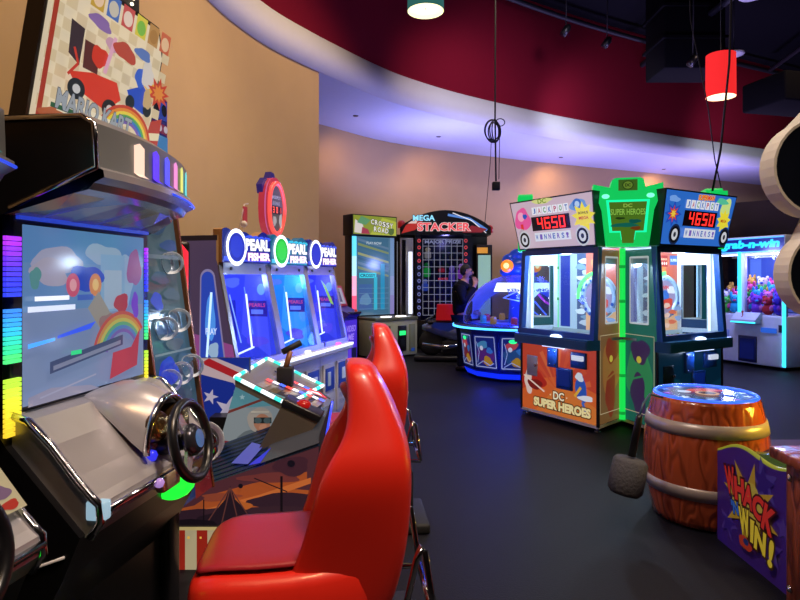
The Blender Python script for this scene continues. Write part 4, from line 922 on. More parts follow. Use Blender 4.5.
# billboard
b = MB(); V = Vector((.10,0,.53)); b.M = b.M @ Matrix.Translation((.03,-.36,1.99))
e1 = [(0,0,0),(0,.66,0),(V.x*.82,.66,V.z*.82),(V.x,.60,V.z),(V.x,0,V.z)]
bk = [(p[0]-.06,p[1],p[2]) for p in e1]
n = 5; b.add(e1+bk,[(i,(i+1)%n,n+(i+1)%n,n+i) for i in range(n)]+[(4,3,2,1,0),(5,6,7,8,9)],M('1e1612',.4))
bbc = b.build('billboard_case', rc)
b = MB(); c = Cv(b, (.0315,-.36,1.99), (0,1,0), V, .72, .3, .0006)
c.U = c.U*.943; c.V = c.V*.757; c.poly([(.012,.012),(.69,.012),(.69,.57),(.635,.69),(.012,.69)],'e3d3b4')
for i in range(12):
    for j in range(12):
        if (i+j) % 2 and j*.05 < .55: c.rect(.03+.054*i,.03+.05*j,.03+.054*(i+1),.03+.05*(j+1),'d6c29c')
c.k += 1
c.line([(.0,.0),(.0,.69)],.022,'a83a2a'); c.blob(.10,.05,.10,.04,'b05a34',5)
# plain racing-kart shapes (no figures)
c.poly([(.10,.26),(.16,.20),(.32,.16),(.40,.24),(.36,.31),(.22,.30)],'d83a28'); c.ell(.15,.20,.045,.045,'22262c'); c.ell(.15,.20,.02,.02,'c8c8c8'); c.ell(.34,.175,.045,.045,'22262c'); c.ell(.34,.175,.02,.02,'c8c8c8'); c.poly([(.16,.30),(.24,.30),(.23,.42),(.15,.42)],'5a2a2a'); c.blob(.24,.38,.045,.05,'d03828',4); c.poly([(.08,.33),(.14,.30),(.14,.46),(.07,.47)],'3a2c34')
c.poly([(.42,.30),(.46,.24),(.55,.22),(.60,.30),(.52,.36)],'2c50c0'); c.ell(.45,.25,.03,.035,'22262c'); c.ell(.57,.25,.03,.035,'22262c'); c.blob(.49,.39,.04,.045,'3a62c8',6); c.poly([(.52,.36),(.60,.32),(.60,.40)],'e8b040')
c.blob(.30,.46,.05,.03,'c89ab0',7); c.line([(.27,.32),(.30,.5)],.02,'e0a8c0'); c.blob(.53,.42,.04,.07,'d8d0c8',9)
c.star(.625,.36,.085,.045,9,'c8402c'); c.star(.625,.36,.05,.028,9,'e08a3c'); c.poly([(.58,.04),(.68,.04),(.68,.24),(.60,.20)],'b83a2c'); c.poly([(.60,.10),(.68,.12),(.68,.16),(.60,.14)],'e8d8b0'); c.blob(.55,.30,.03,.05,'c8a878',9); c.blob(.36,.46,.07,.04,'b84a3c',11); c.blob(.20,.52,.06,.03,'8a6aa8',12); c.blob(.47,.50,.05,.03,'5a78b8',13); c.line([(.08,.24),(.12,.30),(.09,.36)],.012,'c83a2c')
for i, cc in enumerate(('c8402c','e08a34','e8d048','5aa858','3a78c0','7a5ab0')): c.arc(.44,.045,.165-.015*i,.18-.015*i,R(0),R(172),cc)
c.poly([(.05,.075),(.40,.06),(.40,.12),(.05,.135)],'e8dcc0'); c.rect(.02,.08,.16,.10,'2a5a3a')
c.text('MARIO KART',.25,.125,.085,'9aa0a8',.42,out='4a4c54',ow=.03); c.text('ARCADE',.33,.045,.042,'d8c8a0',.28,out='8a3a28',ow=.04)
for i, cc in enumerate(('c8a03c','4a70b8','c85050','d8c848','b88a50','c86040')):
    c.rect(.12+.085*i,.56,.19+.085*i,.66,cc); c.ell(.155+.085*i,.605,.028,.035,['e8c8a8','c8c0b0','e8d0c0','7ab848','a87840','e0b890'][i]); 
b.build('billboard_art', bbc)
# dashboard
b = MB()
dp = [(.0,1.075),(.06,1.06),(.14,.985),(.22,.89),(.275,.835),(.30,.815),(.305,.765),(.27,.715),(.16,.70),(.0,.70)]
b.prism(dp, -.375,.375, SV, 'y', mside=SV); b.build('dashboard', rc)
b = MB()
for s in (-1,1):
    b.tube([(x,s*.38,z) for x, z in dp[:8]], .013, CHROME(), 8)
b.tube([(.305,-.38,.79),(.312,-.1,.79),(.312,.1,.79),(.305,.38,.79)],.012,CHROME(),8)
b.box(.255,.318,-.385,-.345,.765,.825,M('bfe8ff',.2,0,.5),.008)
b.tube([(.2,-.402,.66),(.05,-.402,.60),(-.1,-.402,.50),(-.18,-.402,.35),(-.2,-.402,.1)],.005,M('c8c8cc',.3),6)
b.build('dash_trim', rc)
b = MB(); S = []
for x, z, w_, h_ in ((.02,1.07,.13,.02),(.08,1.04,.15,.07),(.15,.985,.155,.125),(.22,.92,.15,.165),(.27,.875,.142,.185)):
    S.append([(x, .06+w_*math.cos(a), z+h_*math.sin(a)) for a in [math.pi*i/16 for i in range(17)]])
b.loft(S, M('b2aeb4',.28,.35), False, False, True)
b.tube([(.272,.06+.142*math.cos(a),.875+.185*math.sin(a)) for a in [math.pi*i/20 for i in range(21)]],.012,CHROME(),8)
cw = b.build('instrument_cowl', rc)
b = MB(); BZ = M('8a6a42',.2,.9)
for y in (-.01,.13): b.lathe([(.0,.0),(.05,.0),(.06,.05),(.056,.11),(.04,.13),(.0,.1)],BZ,18,at((.17,y,.94),(1,0,.25)))
b.ball((.22,.06,.90),(.05,.10,.06),M('7a6a58',.25,.8),14); b.ball((.26,-.03,.86),.022,M('3a3cff',.2,0,.8),8); b.ball((.25,.0,.955),.016,M('8a6aff',.2,0,.8),8); b.build('gauge_pod', cw)
b = MB(); b.box(.29,.325,-.06,.06,.735,.80,M('c8b090',.25,.5),.01); b.ball((.325,-.09,.785),.018,M('d8a8ff',.2,0,.5),8); b.build('coin_slot', rc)
b = MB(); b.ball((.235,.16,.70),(.085,.085,.065),M('22ff3c',.25,0,1.15),16); b.box(.25,.325,.15,.20,.72,.755,M('6a6c74',.3,.4),.008); b.build('start_light', rc)
ax = Vector((math.cos(R(13)),.06,math.sin(R(13)))).normalized(); cc_ = Vector((.37,.05,.90))
sw = MB(); X = at(cc_, ax)
sw.tube([(.138*math.cos(a),.138*math.sin(a),0) for a in [2*math.pi*i/40 for i in range(40)]],.018,M('121216',.3),12,True,X)
swo = sw.build('steering_wheel', rc)
b = MB(); b.lathe([(0,-.01),(.055,-.01),(.06,.01),(.045,.03),(0,.035)],M('3a3c48',.2,.6),24,X); b.lathe([(0,.036),(.034,.034)],M('5a86c8',.2,0,.35),20,X,cap=False)
for a in (R(90),R(210),R(330)):
    d = Vector((math.cos(a),math.sin(a),0)); s_ = Vector((-d.y,d.x,0))
    b.add([X @ (d*.05+s_*.022), X @ (d*.05-s_*.022), X @ (d*.13-s_*.016), X @ (d*.13+s_*.016)]+[X @ (d*.05+s_*.022+Vector((0,0,-.012))), X @ (d*.05-s_*.022+Vector((0,0,-.012))), X @ (d*.13-s_*.016+Vector((0,0,-.012))), X @ (d*.13+s_*.016+Vector((0,0,-.012)))],[(0,1,2,3),(4,5,6,7),(0,1,5,4),(1,2,6,5),(2,3,7,6),(3,0,4,7)],M('c0c2cc',.2,.8))
b.build('wheel_hub', swo)
b = MB(); b.tube([cc_-ax*.01, cc_-ax*.20],[.028,.04],M('1a1a1e',.3),14); b.build('steering_column', rc)
b = MB(); b.prism([(.02,.02),(.34,.02),(.34,.06),(.12,.20),(.02,.2)],-.2,.2,M('131316',.4),'y'); b.build('pedal_box', rc)
for y in (-.09,.05):
    b = MB(); b.box(-.01,.01,y,y+.06,0,.13,CHROME(),.004,Matrix.Translation((.24,0,.13)) @ Matrix.Rotation(R(-45),4,'Y')); b.build('pedal', rc)
rd_ = copy_tree(rc, None, 'nearer racing cabinet cut by the left edge, with instruction cards on its dash')
rd_.location = Vector((-1.147-.148*.97, 2.23-.989*.97, 0)) + Vector((-.02,0,0))
rc['group'] = rd_['group'] = 'racing cabinets'
for ch in list(rd_.children):
    if ch.name.startswith('billboard_case'):
        for g in list(ch.children): bpy.data.objects.remove(g)
        bpy.data.objects.remove(ch)
b = MB(); b.M = b.M @ at((.30,.0,.80)) 
c = Cv(b, (-.055,.15,.105), (0,1,0), (.62,0,-.75) if False else (-.55,0,.65), .35, .3, .0008)
for k in range(2):
    o_ = .12*k; c.rect(o_,-.02,o_+.105,.13,'d8caa0'); c.rect(o_+.01,.09,o_+.09,.097,'7a6a4a'); c.rect(o_+.01,.075,o_+.08,.081,'7a6a4a'); c.blob(o_+.05,.04,.035,.022,['4a6ab0','8a6a8a'][k],k+2); c.blob(o_+.06,.0,.03,.012,'c83a2a',k+5); c.rect(o_+.01,.105,o_+.06,.115,'b88a3a')
b.build('instruction_card', rd_)

# ------------------------------------------------------------------ racing seats
SR = R(6)
seat = thing('racing_chair', 'glossy red bucket seat nearest the camera, facing the racing cabinet', 'seat', (-.115,2.05,0), SR, 'red bucket seats')
RED = M('d8281a',.34,0,0,.04,.25); MAR = M('9a1a26',.42,0,0,.06)
def ring(xr, w_, d, z, tilt=0):
    return [(xr-d,-w_,z+tilt),(xr-.035,-w_*1.0,z),(xr-.008,-w_*.7,z),(xr,0,z),(xr-.008,w_*.7,z),(xr-.035,w_*1.0,z),(xr-d,w_,z+tilt),
            (xr-d-.005,w_-.05,z+tilt),(xr-.10,w_*.62,z),(xr-.085,0,z),(xr-.10,-w_*.62,z),(xr-d-.005,-w_+.05,z+tilt)]
b = MB()
b.loft([ring(*q) for q in ((.05,.21,.30,.38),(.10,.23,.40,.50),(.135,.245,.36,.65),(.145,.265,.33,.80),(.146,.272,.31,.88),(.142,.26,.27,.95),(.125,.225,.20,1.01),(.09,.185,.155,1.10),(.04,.145,.11,1.19),(.015,.10,.08,1.225))], RED)
b.build('backrest_shell', seat, None, None, 2)
b = MB()
b.loft([[(x,-w_,z),(x-.03,-w_*.6,z),(x-.035,0,z),(x-.03,w_*.6,z),(x,w_,z),(x+.05,w_*.6,z),(x+.05,-w_*.6,z)] for x, w_, z in ((-.03,.17,.58),(.0,.185,.72),(.03,.19,.84),(.01,.16,.98),(-.03,.12,1.08),(-.075,.09,1.15))], MAR)
b.build('backrest_pad', seat, None, None, 2)
b = MB()
def crng(x, w_, zt, zb, r_=.035):
    return [(x,-w_,zb),(x,-w_-.01,zb+.05),(x,-w_,zt-.02),(x,-w_+r_,zt),(x,-w_*.4,zt-.012),(x,w_*.4,zt-.012),(x,w_-r_,zt),(x,w_,zt-.02),(x,w_+.01,zb+.05),(x,w_,zb)]
b.loft([crng(x,w_,zt,zb) for x, w_, zt, zb in ((-.555,.17,.55,.45),(-.54,.23,.60,.43),(-.47,.26,.62,.42),(-.35,.265,.615,.41),(-.15,.265,.625,.40),(-.02,.24,.65,.40),(.02,.2,.63,.42))], RED); cs = b.build('cushion', seat, None, None, 1)
b = MB()
b.loft([[(x,-w_,zt-.012),(x,-w_*.92,zt+.008),(x,0,zt-.003),(x,w_*.92,zt+.008),(x,w_,zt-.012),(x,0,zt-.03)] for x, w_, zt in ((-.54,.18,.598),(-.515,.215,.615),(-.45,.235,.632),(-.35,.24,.627),(-.15,.24,.637),(-.05,.2,.66))], MAR); b.build('cushion_pad', cs, None, None, 1)
b = MB()
for s in (-1,1):
    b.tube([(.10,s*.18,.40),(.15,s*.18,.62),(.165,s*.18,.655),(.175,s*.18,.64),(.205,s*.18,.45),(.205,s*.18,.42),(.10,s*.18,.425)],.011,CHROME(),8)
b.tube([(.205,-.18,.43),(.205,.18,.43)],.012,CHROME(),8); b.build('rear_handle', seat)
b = MB(); b.tube([(.055,.0,.38),(.103,.0,.50),(.133,.0,.65),(.146,.0,.80)],.007,M('f0d8d4',.2),8); b.build('edge_piping', seat)
b = MB(); b.box(-.45,.17,-.14,.14,.06,.36,MATTE(),.02); b.box(-.6,.26,-.22,.22,.0,.06,MATTE(),.015); b.build('pedestal', seat)
b = MB(); b.box(-.52,-.05,-.18,.18,.355,.40,MATTE(),.01); b.build('seat_rail', seat)
b = MB(); b.tube([(-.42,-.19,.36),(-.60,-.2,.34),(-.72,-.2,.42),(-.66,-.2,.45),(-.60,-.2,.45)],.012,MATTE(),8); b.build('adjust_lever', seat)
s2 = copy_tree(seat, None, 'glossy red bucket seat behind the nearer one, facing the circus game'); s2.location = (-.10,3.70,0); s2.rotation_euler = (0,0,R(5))

# ------------------------------------------------------------------ bubble ball game
bg = thing('bubble_game', 'tall blue glossy game with clear plastic bubbles and copper edges', 'arcade machine', (-1.185,2.86,0), RA)
Zb, Zt = .45, 1.82; def_x = lambda z: .20*(Zt-z)/(Zt-Zb)
b = MB(); b.prism([(-.35,0),(-.02,0),(0,.36),(.20,Zb),(0,Zt),(-.03,2.05),(-.35,2.05)], -.19,.19, M('12161e',.3), 'y'); b.build('body', bg)
b = MB(); V = Vector((-.20,0,Zt-Zb)); Ln = V.length; c = Cv(b, (.2005,-.185,Zb), (0,1,0), V, .32, .08, .0008)
c.rect(0,0,.37,Ln,'4f7490'); c.rect(0,.9,.37,Ln,'64808e'); c.rect(0,0,.37,.35,'2c4c86')
for i in range(16): c.blob(.05+.28*((i*37) % 10)/10,.1+.08*i,.07,.03,['46688f','5f7f96','587fa4','74808c','3c62a0'][i % 5],i)  # blobs paint blurred reflections into the panel colour
c.blob(.12,.62,.08,.07,'2c4ae0',3,.5); c.blob(.10,.95,.05,.04,'3a58e8',5,.5); c.poly([(.2,.0),(.37,.0),(.37,.25),(.24,.28)],'8a2a30'); c.rect(.0,1.15,.37,1.17,'8aa0b0'); c.rect(.02,.70,.35,.71,'9ab0c0')
b.build('playfield', bg)
b = MB()
for s in (-1,1): b.loft([[(.17,s*.2,Zb),(.225,s*.2,Zb),(.225,s*.185,Zb),(.17,s*.185,Zb)],[(-.03,s*.2,Zt),(.025,s*.2,Zt),(.025,s*.185,Zt),(-.03,s*.185,Zt)]], M('9a5c38',.25,.7), smooth=False)
b.build('copper_edge', bg)
nrm = V.cross(Vector((0,-1,0))).normalized()
if nrm.x < 0: nrm = -nrm
for y, q, r_ in ((.06,1.13,.055),(-.07,.82,.055),(.05,.85,.058),(-.10,.58,.055),(.01,.60,.055),(.115,.62,.058),(-.03,.36,.05),(.08,.25,.10)):
    p = Vector((.2,y,Zb))+V.normalized()*q+nrm*.004
    b = MB(); b.ball((0,0,r_*.55),r_,GLASS('fafcff',.95,.05,.75),22,at(p,nrm)); b.lathe([(r_*.8,.0),(r_*.95,.004),(r_*.95,.01)],M('b8c8d8',.2,.3),22,at(p,nrm),cap=False); b.build('bubble_dome', bg)
b = MB(); b.box(-.10,-.05,-.02,.24,2.05,2.42,M('9a2030',.3),.012); tp = b.build('topper_sign', bg)
b = MB(); c = Cv(b, (-.0495,-.01,2.06), (0,1,0), (0,0,1), .5, .25, .0008); c.rect(0,0,.235,.345,'2a2c78'); c.rect(.02,.02,.24,.16,'4a90d0'); c.rect(.03,.17,.23,.22,'8a2a50'); c.rect(.03,.24,.23,.34,'3450b8')
for i in range(3): c.ell(.06+.07*i,.29,.025,.03,'101828')
for i in range(4): c.ell(.05+.053*i,.195,.018,.018,'d8d0e0')
b.build('topper_art', tp)
b = MB(); b.box(-.20,-.12,-.20,.10,2.52,3.0,MATTE(),.01); b.box(-.2,-.16,-.1,.1,2.0,2.55,MATTE()); tb = b.build('topper_box', bg)
b = MB()
for i in range(14): b.ball((-.115,.02+.02*math.sin(i*.8),2.56+.033*i),.009,M('fff0cc',.3,0,2.5),8)
b.build('bulb_string', tb)

# ------------------------------------------------------------------ circus cannon game
cn = thing('circus_game', 'circus cannon game with sunset tent side art and lit red white blue tray', 'arcade machine', (0,0,0))
b = MB(); Y = 3.10
b.M = Matrix()
side = [(-1.18,.04),(-1.18,.37),(-.42,.63),(-.415,.04)]
b.prism(side, Y, 3.32, M('1b1412',.4), 'y'); b.box(-1.18,-.74,3.32,4.2,.03,.39,M('15141a',.4)); b.box(-1.15,-.74,3.62,4.2,.39,.66,M('15141a',.4)); bd = b.build('base_cabinet', cn)
b = MB(); c = Cv(b, (-1.18,Y-.001,0), (1,0,0), (0,0,1), .55, .3, .0006)
def top(x): return .37+(x/.76)*.26
c.poly([(.0,.22),(.765,.22),(.76,.63),(0,.37)],'5a3038')
c.poly([(.0,.22),(.765,.22),(.765,.40),(.5,.42),(.28,.36),(0,.30)],'bc5c2c'); c.poly([(.08,.30),(.4,.36),(.7,.44),(.7,.50),(.42,.44),(.2,.38)],'b8582c')
c.poly([(.15,.30),(.45,.38),(.72,.47),(.72,.44),(.45,.345),(.15,.265)],'d8743a'); c.blob(.52,.47,.14,.03,'7a3a38',21,None,.35); c.blob(.25,.37,.10,.02,'9a4a34',22,None,.35); c.blob(.12,.26,.14,.05,'3a2430',3); c.blob(.60,.34,.20,.05,'3a2430',5); c.blob(.5,.28,.3,.05,'402832',8); c.blob(.62,.53,.10,.045,'4a2834',6); c.blob(.33,.33,.08,.03,'c86a30',9)
c.poly([(.10,.22),(.14,.27),(.22,.29),(.28,.36),(.305,.43),(.33,.36),(.40,.29),(.50,.27),(.56,.22)],'2a1c26')
for x in (.18,.26,.35,.43): c.line([(.305,.42),(x,.23)],.006,'6a3c38')
c.poly([(.0,.22),(.25,.22),(.22,.25),(.1,.26),(0,.25)],'1c141c')
c.line([(.57,.22),(.57,.48)],.012,'1a1218'); c.line([(.17,.22),(.17,.36)],.006,'1a1218'); c.line([(.43,.47),(.60,.40)],.006,'2a1a20'); c.ell(.62,.545,.02,.018,'1a1420'); c.ell(.36,.43,.012,.012,'1a1420')
c.rect(0,.0,.765,.22,'c8b890')
for i in range(7): c.rect(.02+.115*i,.0,.075+.115*i,.215,'a82a1c')
c.rect(0,.205,.765,.222,'d8c080')
b.build('side_art', bd)
b = MB()
for i in range(12): b.ball((-1.15+.0625*i,Y-.004,.165),.014,M('f0b850',.3,0,.7),10)
b.build('bulb', bd)
b = MB(); V1 = (-1.18,Y-.002,.375); 
b.add([(-1.19,Y-.003,.365),(-.415,Y-.003,.635),(-.50,3.55,.72),(-1.16,3.55,.48)],[(0,1,2,3)],M('22344e',.25,.3))
N_ = Vector((-.415+1.19,0,.27)).normalized()
c = Cv(b, (-1.19,Y-.001,.368), (.775,0,.27), (.03,.45,.115), .22, .25, .0012)
for i in range(9): c.rect(.03+.0*i,.015+.05*i,.50,.035+.05*i,'142a5c')
c.rect(.50,.0,.82,.45,'5f6068'); c.poly([(.30,.12),(.42,.04),(.46,.2),(.36,.3)],'6a72e8',.35); c.poly([(.43,.02),(.5,.0),(.52,.14)],'3038e8',.6)
b.build('sloped_deck', cn)
b = MB(); c = Cv(b, (-1.16,3.58,0), (1,0,0), (0,0,1), .55, .3, .0008)
pl = [(0,.44),(.66,.70),(.60,.80),(.02,.90),(0,.9)]
b.prism([(-1.10,.42),(-.5,.68),(-.60,.76),(-.97,.89)],3.585,4.15,M('2a2c30',.4),'y')
c.poly([(.06,.44),(.66,.68),(.56,.76),(.19,.89)],'8f9aa0'); c.poly([(.14,.72),(.57,.75),(.56,.76),(.19,.89)],'5f9aa8'); c.poly([(.13,.69),(.36,.775),(.36,.79),(.14,.71)],'7a3a34')
for x, z in ((.21,.86),(.27,.82),(.22,.79)): c.star(x,z,.018,.008,5,'a8ccd4')
c.O = c.O+Vector((.105,0,.035)); c.blob(.0+.22,.52,.12,.05,'6a747a',3); c.blob(.05,.46,.06,.04,'8a1c24',4); c.blob(.22,.62,.075,.075,'a8a098',2,None,.08); c.blob(.235,.60,.05,.055,'b07a60',5,None,.08); c.rect(.185,.60,.29,.635,'20282a'); c.ell(.21,.617,.022,.018,'4a5c60'); c.ell(.265,.617,.022,.018,'4a5c60'); c.blob(.24,.575,.025,.02,'c08a70',6); c.rect(.2,.545,.28,.558,'201818'); c.rect(.17,.665,.275,.672,'c8c0b0')
b.build('back_board', cn)
b = MB(); c = Cv(b, (-1.24,3.74,.40), (1,0,0), (0,0,1), .45, .3, .0008)
b.box(-1.24,-.94,3.745,3.78,.03,1.0,M('1c1e26',.4))
c.rect(0,0,.30,.6,'2038a8'); c.poly([(0,.50),(.30,.42),(.30,.52),(.1,.60),(0,.60)],'e0c8d0'); c.poly([(0,.57),(.2,.48),(.26,.50),(.05,.60)],'c82a34')
for x, z, r_ in ((.17,.28,.09),(.06,.36,.05),(.24,.42,.045),(.07,.12,.09),(.22,.1,.07)): c.star(x,z,r_,r_*.4,5,'d8d0ec',rot=.3)
b.build('flag_panel', cn)
# lit tray
A, Bx, Cx, D = Vector((-.976,3.55,.908)), Vector((-.653,3.50,.759)), Vector((-.526,4.10,.762)), Vector((-.93,4.20,.933))
b = MB(); dn = Vector((0,0,-.05)); b.add([A,Bx,Cx,D,A+dn,Bx+dn,Cx+dn,D+dn],[(3,2,1,0),(4,5,6,7),(0,1,5,4),(1,2,6,5),(2,3,7,6),(3,0,4,7)],M('7a746a',.3,.3)); tr = b.build('tray', cn)
b = MB(); c = Cv(b, A+Vector((0,0,.002)), Bx-A, (D-A)-(Bx-A)*((D-A).dot(Bx-A)/(Bx-A).length_squared), .3, .25, .001)
for i in range(5): c.rect(.12+.08*i,.06,.17+.08*i,.40,'5c5648' if i % 2 else '8a8478',0)
for i in range(5):
    c.rect(.08,.44,.50,.455,'4a4640',0)
for i in range(9):
    cc = ['ff4a3a','f4f4ff','4a6aff'][i % 3]; c.rect(.12+.042*i,.19+.012*i,.158+.042*i,.235+.012*i,cc,1.6)
for i in range(6):
    cc = ['ff4a3a','f4f4ff','4a6aff'][(i+1) % 3]; c.rect(.16+.04*i,.36,.197+.04*i,.40,cc,1.5)
c.poly([(.30,.30),(.5,.36),(.42,.42)],'ff3a30',.8); c.poly([(.36,.33),(.46,.36),(.42,.39)],'f8e8e8',1.2)
b.build('tray_lights', tr)
b = MB(); seq = []
for p, q_ in ((A,Bx),(Bx,Cx),(Cx,D),(D,A)):
    for i in range(8):
        u0, u1 = p.lerp(q_,i/8)+Vector((0,0,.004)), p.lerp(q_,(i+1)/8)+Vector((0,0,.004))
        b.tube([u0,u1],.012,M('eefcff' if i % 3 else '3ae8d8',.3,0,1.5 if i % 3 else 1.2),6)
b.build('led_border', tr)
b = MB(); p = Vector((-.735,3.85,.87)); b.box(-.05,.05,-.04,.04,-.06,.06,MATTE(),.008,Matrix.Translation(p)); b.tube([p+Vector((0,0,.05)),p+Vector((.03,.02,.16))],.018,M('8a5a3a',.35),10); b.tube([p+Vector((-.02,.0,.155)),p+Vector((.09,.05,.21))],.02,MATTE(),10); b.build('toy_cannon', cn)
# wedge control panel
b = MB(); b.prism([(-.776,.56),(-.547,.587),(-.437,.724),(-.64,.815)],3.28,3.40,M('6e655c',.35,.4),'y'); b.box(-.115,.115,3.27,3.42,-.02,.02,M('16161a',.35),.008,Matrix.Translation((-.54,0,.775)) @ Matrix.Rotation(R(25),4,'Y')); cp = b.build('control_wedge', cn)
b = MB(); b.ball((-.535,3.32,.80),(.042,.042,.028),M('d8201c',.2,0,.4),14); b.build('red_button', cp)
b = MB(); b.prism([(-.42,.05),(-.42,.68),(-.36,.86),(-.35,.86),(-.385,.66),(-.385,.05)],3.12,3.16,M('4a4a50',.3,.4),'y'); b.tube([(-.385,3.11,.35),(-.385,3.11,.66),(-.35,3.11,.86)],.007,M('3a50ff',.2,0,1.3),6); b.build('light_fin', cn)

# ------------------------------------------------------------------ red-framed cabinet, mostly hidden
t = thing('red_framed_cabinet', 'arcade cabinet with glowing red rounded frame, half hidden behind the bubble game', 'arcade machine', (-1.73,4.06,0), R(-62))
b = MB(); b.box(-.36,0,-.3,.3,.03,1.76,M('1a1418',.35),.03); b.build('cabinet', t)
b = MB(); pts = [(0,-.26,.75),(0,-.26,1.68),(0,-.21,1.745),(0,.21,1.745),(0,.26,1.68),(0,.26,.75)]; b.tube([(.012,y,z) for _,y,z in pts],.022,M('ff2a3c',.3,0,1.3),8); b.build('led_frame', t)
b = MB(); c = Cv(b,(.003,-.24,.8),(0,1,0),(0,0,1),.5,.3,.001); c.rect(0,0,.48,.92,'a8a430'); c.poly([(0,0),(.48,0),(.48,.45),(0,.2)],'4a7a3a'); c.blob(.3,.7,.12,.12,'d8c04a',3); b.build('front_art', t)

# ------------------------------------------------------------------ pearl games, three in a row
PA = math.atan2(-.287,.958); PN = Vector((.958,-.287,0)); PT = Vector((.287,.958,0)); P0 = Vector((-1.39,4.60,0)); PW = .75
def pearl(k):
    lab = ['white and blue pearl game nearest the racing cabinet, with pink side panel','white and blue pearl game in the middle, with green lit ring','white and blue pearl game at the far end beside the purple kiosk'][k]
    t = thing('pearl_game', lab, 'arcade machine', P0+PT*PW*k, PA, 'row of pearl games')
    W = PW; WM = M('d4d6e4',.3)
    b = MB(); b.prism([(-.72,.03),(.17,.03),(.17,.70),(.23,.73),(.23,.79),(-.72,.79)], .005,W-.005, WM, 'y'); b.box(-.72,-.68,.005,W-.005,.79,1.84,M('3a3f60',.4)); b.box(-.72,-.02,.005,W-.005,1.60,1.64,WM); bc = b.build('base_cabinet', t)
    b = MB()
    b.box(.17,.19,.05,.34,.10,.62,WM,.006); b.box(.17,.19,.40,.70,.10,.62,WM,.006)
    b.box(.19,.2,.42,.67,.33,.60,M('2a48b8',.3,0,.35),.004); b.box(.2,.215,.5,.6,.42,.54,M('c8d4f8',.3,0,.4),.004); b.box(.19,.2,.08,.3,.35,.58,M('2a48b8',.3,0,.3),.004); b.box(.2,.212,.12,.18,.4,.54,M('c0ccf0',.3,0,.3),.004)
    b.build('coin_door', bc)
    b = MB(); c = Cv(b,(.1915,.41,.11),(0,1,0),(0,0,1),0,.3); c.text('PEARL',.14,.14,.05,'a8b0d0',.2); c.text('FISHER',.14,.07,.05,'a8b0d0',.2); b.build('door_lettering', bc)
    b = MB(); b.box(.225,.24,.01,W-.01,.765,.79,M('eef2ff',.3,0,1.6)); b.box(.02,.06,.03,W-.03,.79,.80,M('e8f0ff',.3,0,1.6)); b.build('counter_light', t)
    b = MB(); b.lathe([(0,0),(.05,0),(.045,.02),(0,.025)],M(['ffffff','ffffff','ff5ac8'][k],.3,0,1.6),16,at((.16,.45,.79))); b.box(.1,.17,.1,.16,.79,.84,M('30343f',.3),.01); b.build('push_button', t)
    # sloping frame and glass
    fx = lambda z: .17*(1.60-z)/.80
    b = MB()
    for y in (.0,W-.045):
        b.loft([[(fx(.79)-.05,y,.79),(fx(.79),y,.79),(fx(.79),y+.045,.79),(fx(.79)-.05,y+.045,.79)],[(fx(1.6)-.05,y,1.6),(fx(1.6),y,1.6),(fx(1.6),y+.045,1.6),(fx(1.6)-.05,y+.045,1.6)]], M('b4b6cc',.25,.5), smooth=False)
    b.loft([[(fx(.79)-.05,.045,.79),(fx(.79),.045,.79),(fx(.84),.045,.84),(fx(.84)-.05,.045,.84)],[(fx(.79)-.05,W-.045,.79),(fx(.79),W-.045,.79),(fx(.84),W-.045,.84),(fx(.84)-.05,W-.045,.84)]], M('b4b6cc',.25,.5), smooth=False)
    b.box(-.06,.01,.045,W-.045,1.53,1.62,M('c4c6d8',.25,.4))
    for y in (.15,.6): b.lathe([(0,0),(.014,0),(.014,.01),(0,.012)],M('50586a',.3,.6),10,at((.01,y,1.575),(1,0,0)))
    b.build('window_frame', t)
    b = MB(); b.add([(fx(.84)-.015,.045,.84),(fx(.84)-.015,W-.045,.84),(fx(1.54)-.015,W-.045,1.54),(fx(1.54)-.015,.045,1.54)],[(0,1,2,3)],GLASS('c8d0ff',.5)); b.build('window_glass', t)
    # inside
    b = MB(); b.box(-.60,-.56,.01,W-.01,.80,1.6,M('1c2a8a',.4)); c = Cv(b,(-.558,.01,.80),(0,1,0),(0,0,1),.9,.3,.001)
    bl = ['3a48c8','2a78c8','3840b8'][k]; c.rect(0,0,W-.02,.8,bl)
    c.rect(.1,.45,.62,.75,['4a70e8','38a8d8','4a58d8'][k]); c.blob(.36,.3,.2,.12,['2838a0','1c60a8','2430a0'][k],k+3); c.rect(.22,.3,.42,.52,'2a2a90'); c.text('PEARLS',.32,.45,.05,'d84a8a',.17); c.rect(.24,.33,.4,.4,'5a7af0'); c.ell(.55,.6,.06,.07,'8ac8ff'); c.blob(.15,.15,.1,.06,'6a4ad8',5); c.star(.6,.2,.05,.02,5,'9ab8ff')
    b.build('back_art', t)
    b = MB(); b.box(-.56,.0,.01,W-.01,.79,.80,M('3a58e0',.2,0,.35)); 
    b.lathe([(0,.80),(.09,.80),(.07,.95),(.1,1.05),(.06,1.15),(0,1.16)],M('4a78ff',.25,0,.5),18,Matrix.Translation((-.3,.36,0)))
    b.build('tower', t)
    b = MB(); b.tube([(-.10,.66,.88),(-.16,.66,1.36)],.008,M('e8f2ff',.3,0,2.2),6); b.tube([(-.02,.15,.86),(-.06,.62,.90)],.008,M('e8f2ff',.3,0,1.8),6); b.box(-.3,-.28,.1,.12,.82,1.2,M('5ab8ff',.3,0,1.6)); b.build('tube_light', t)
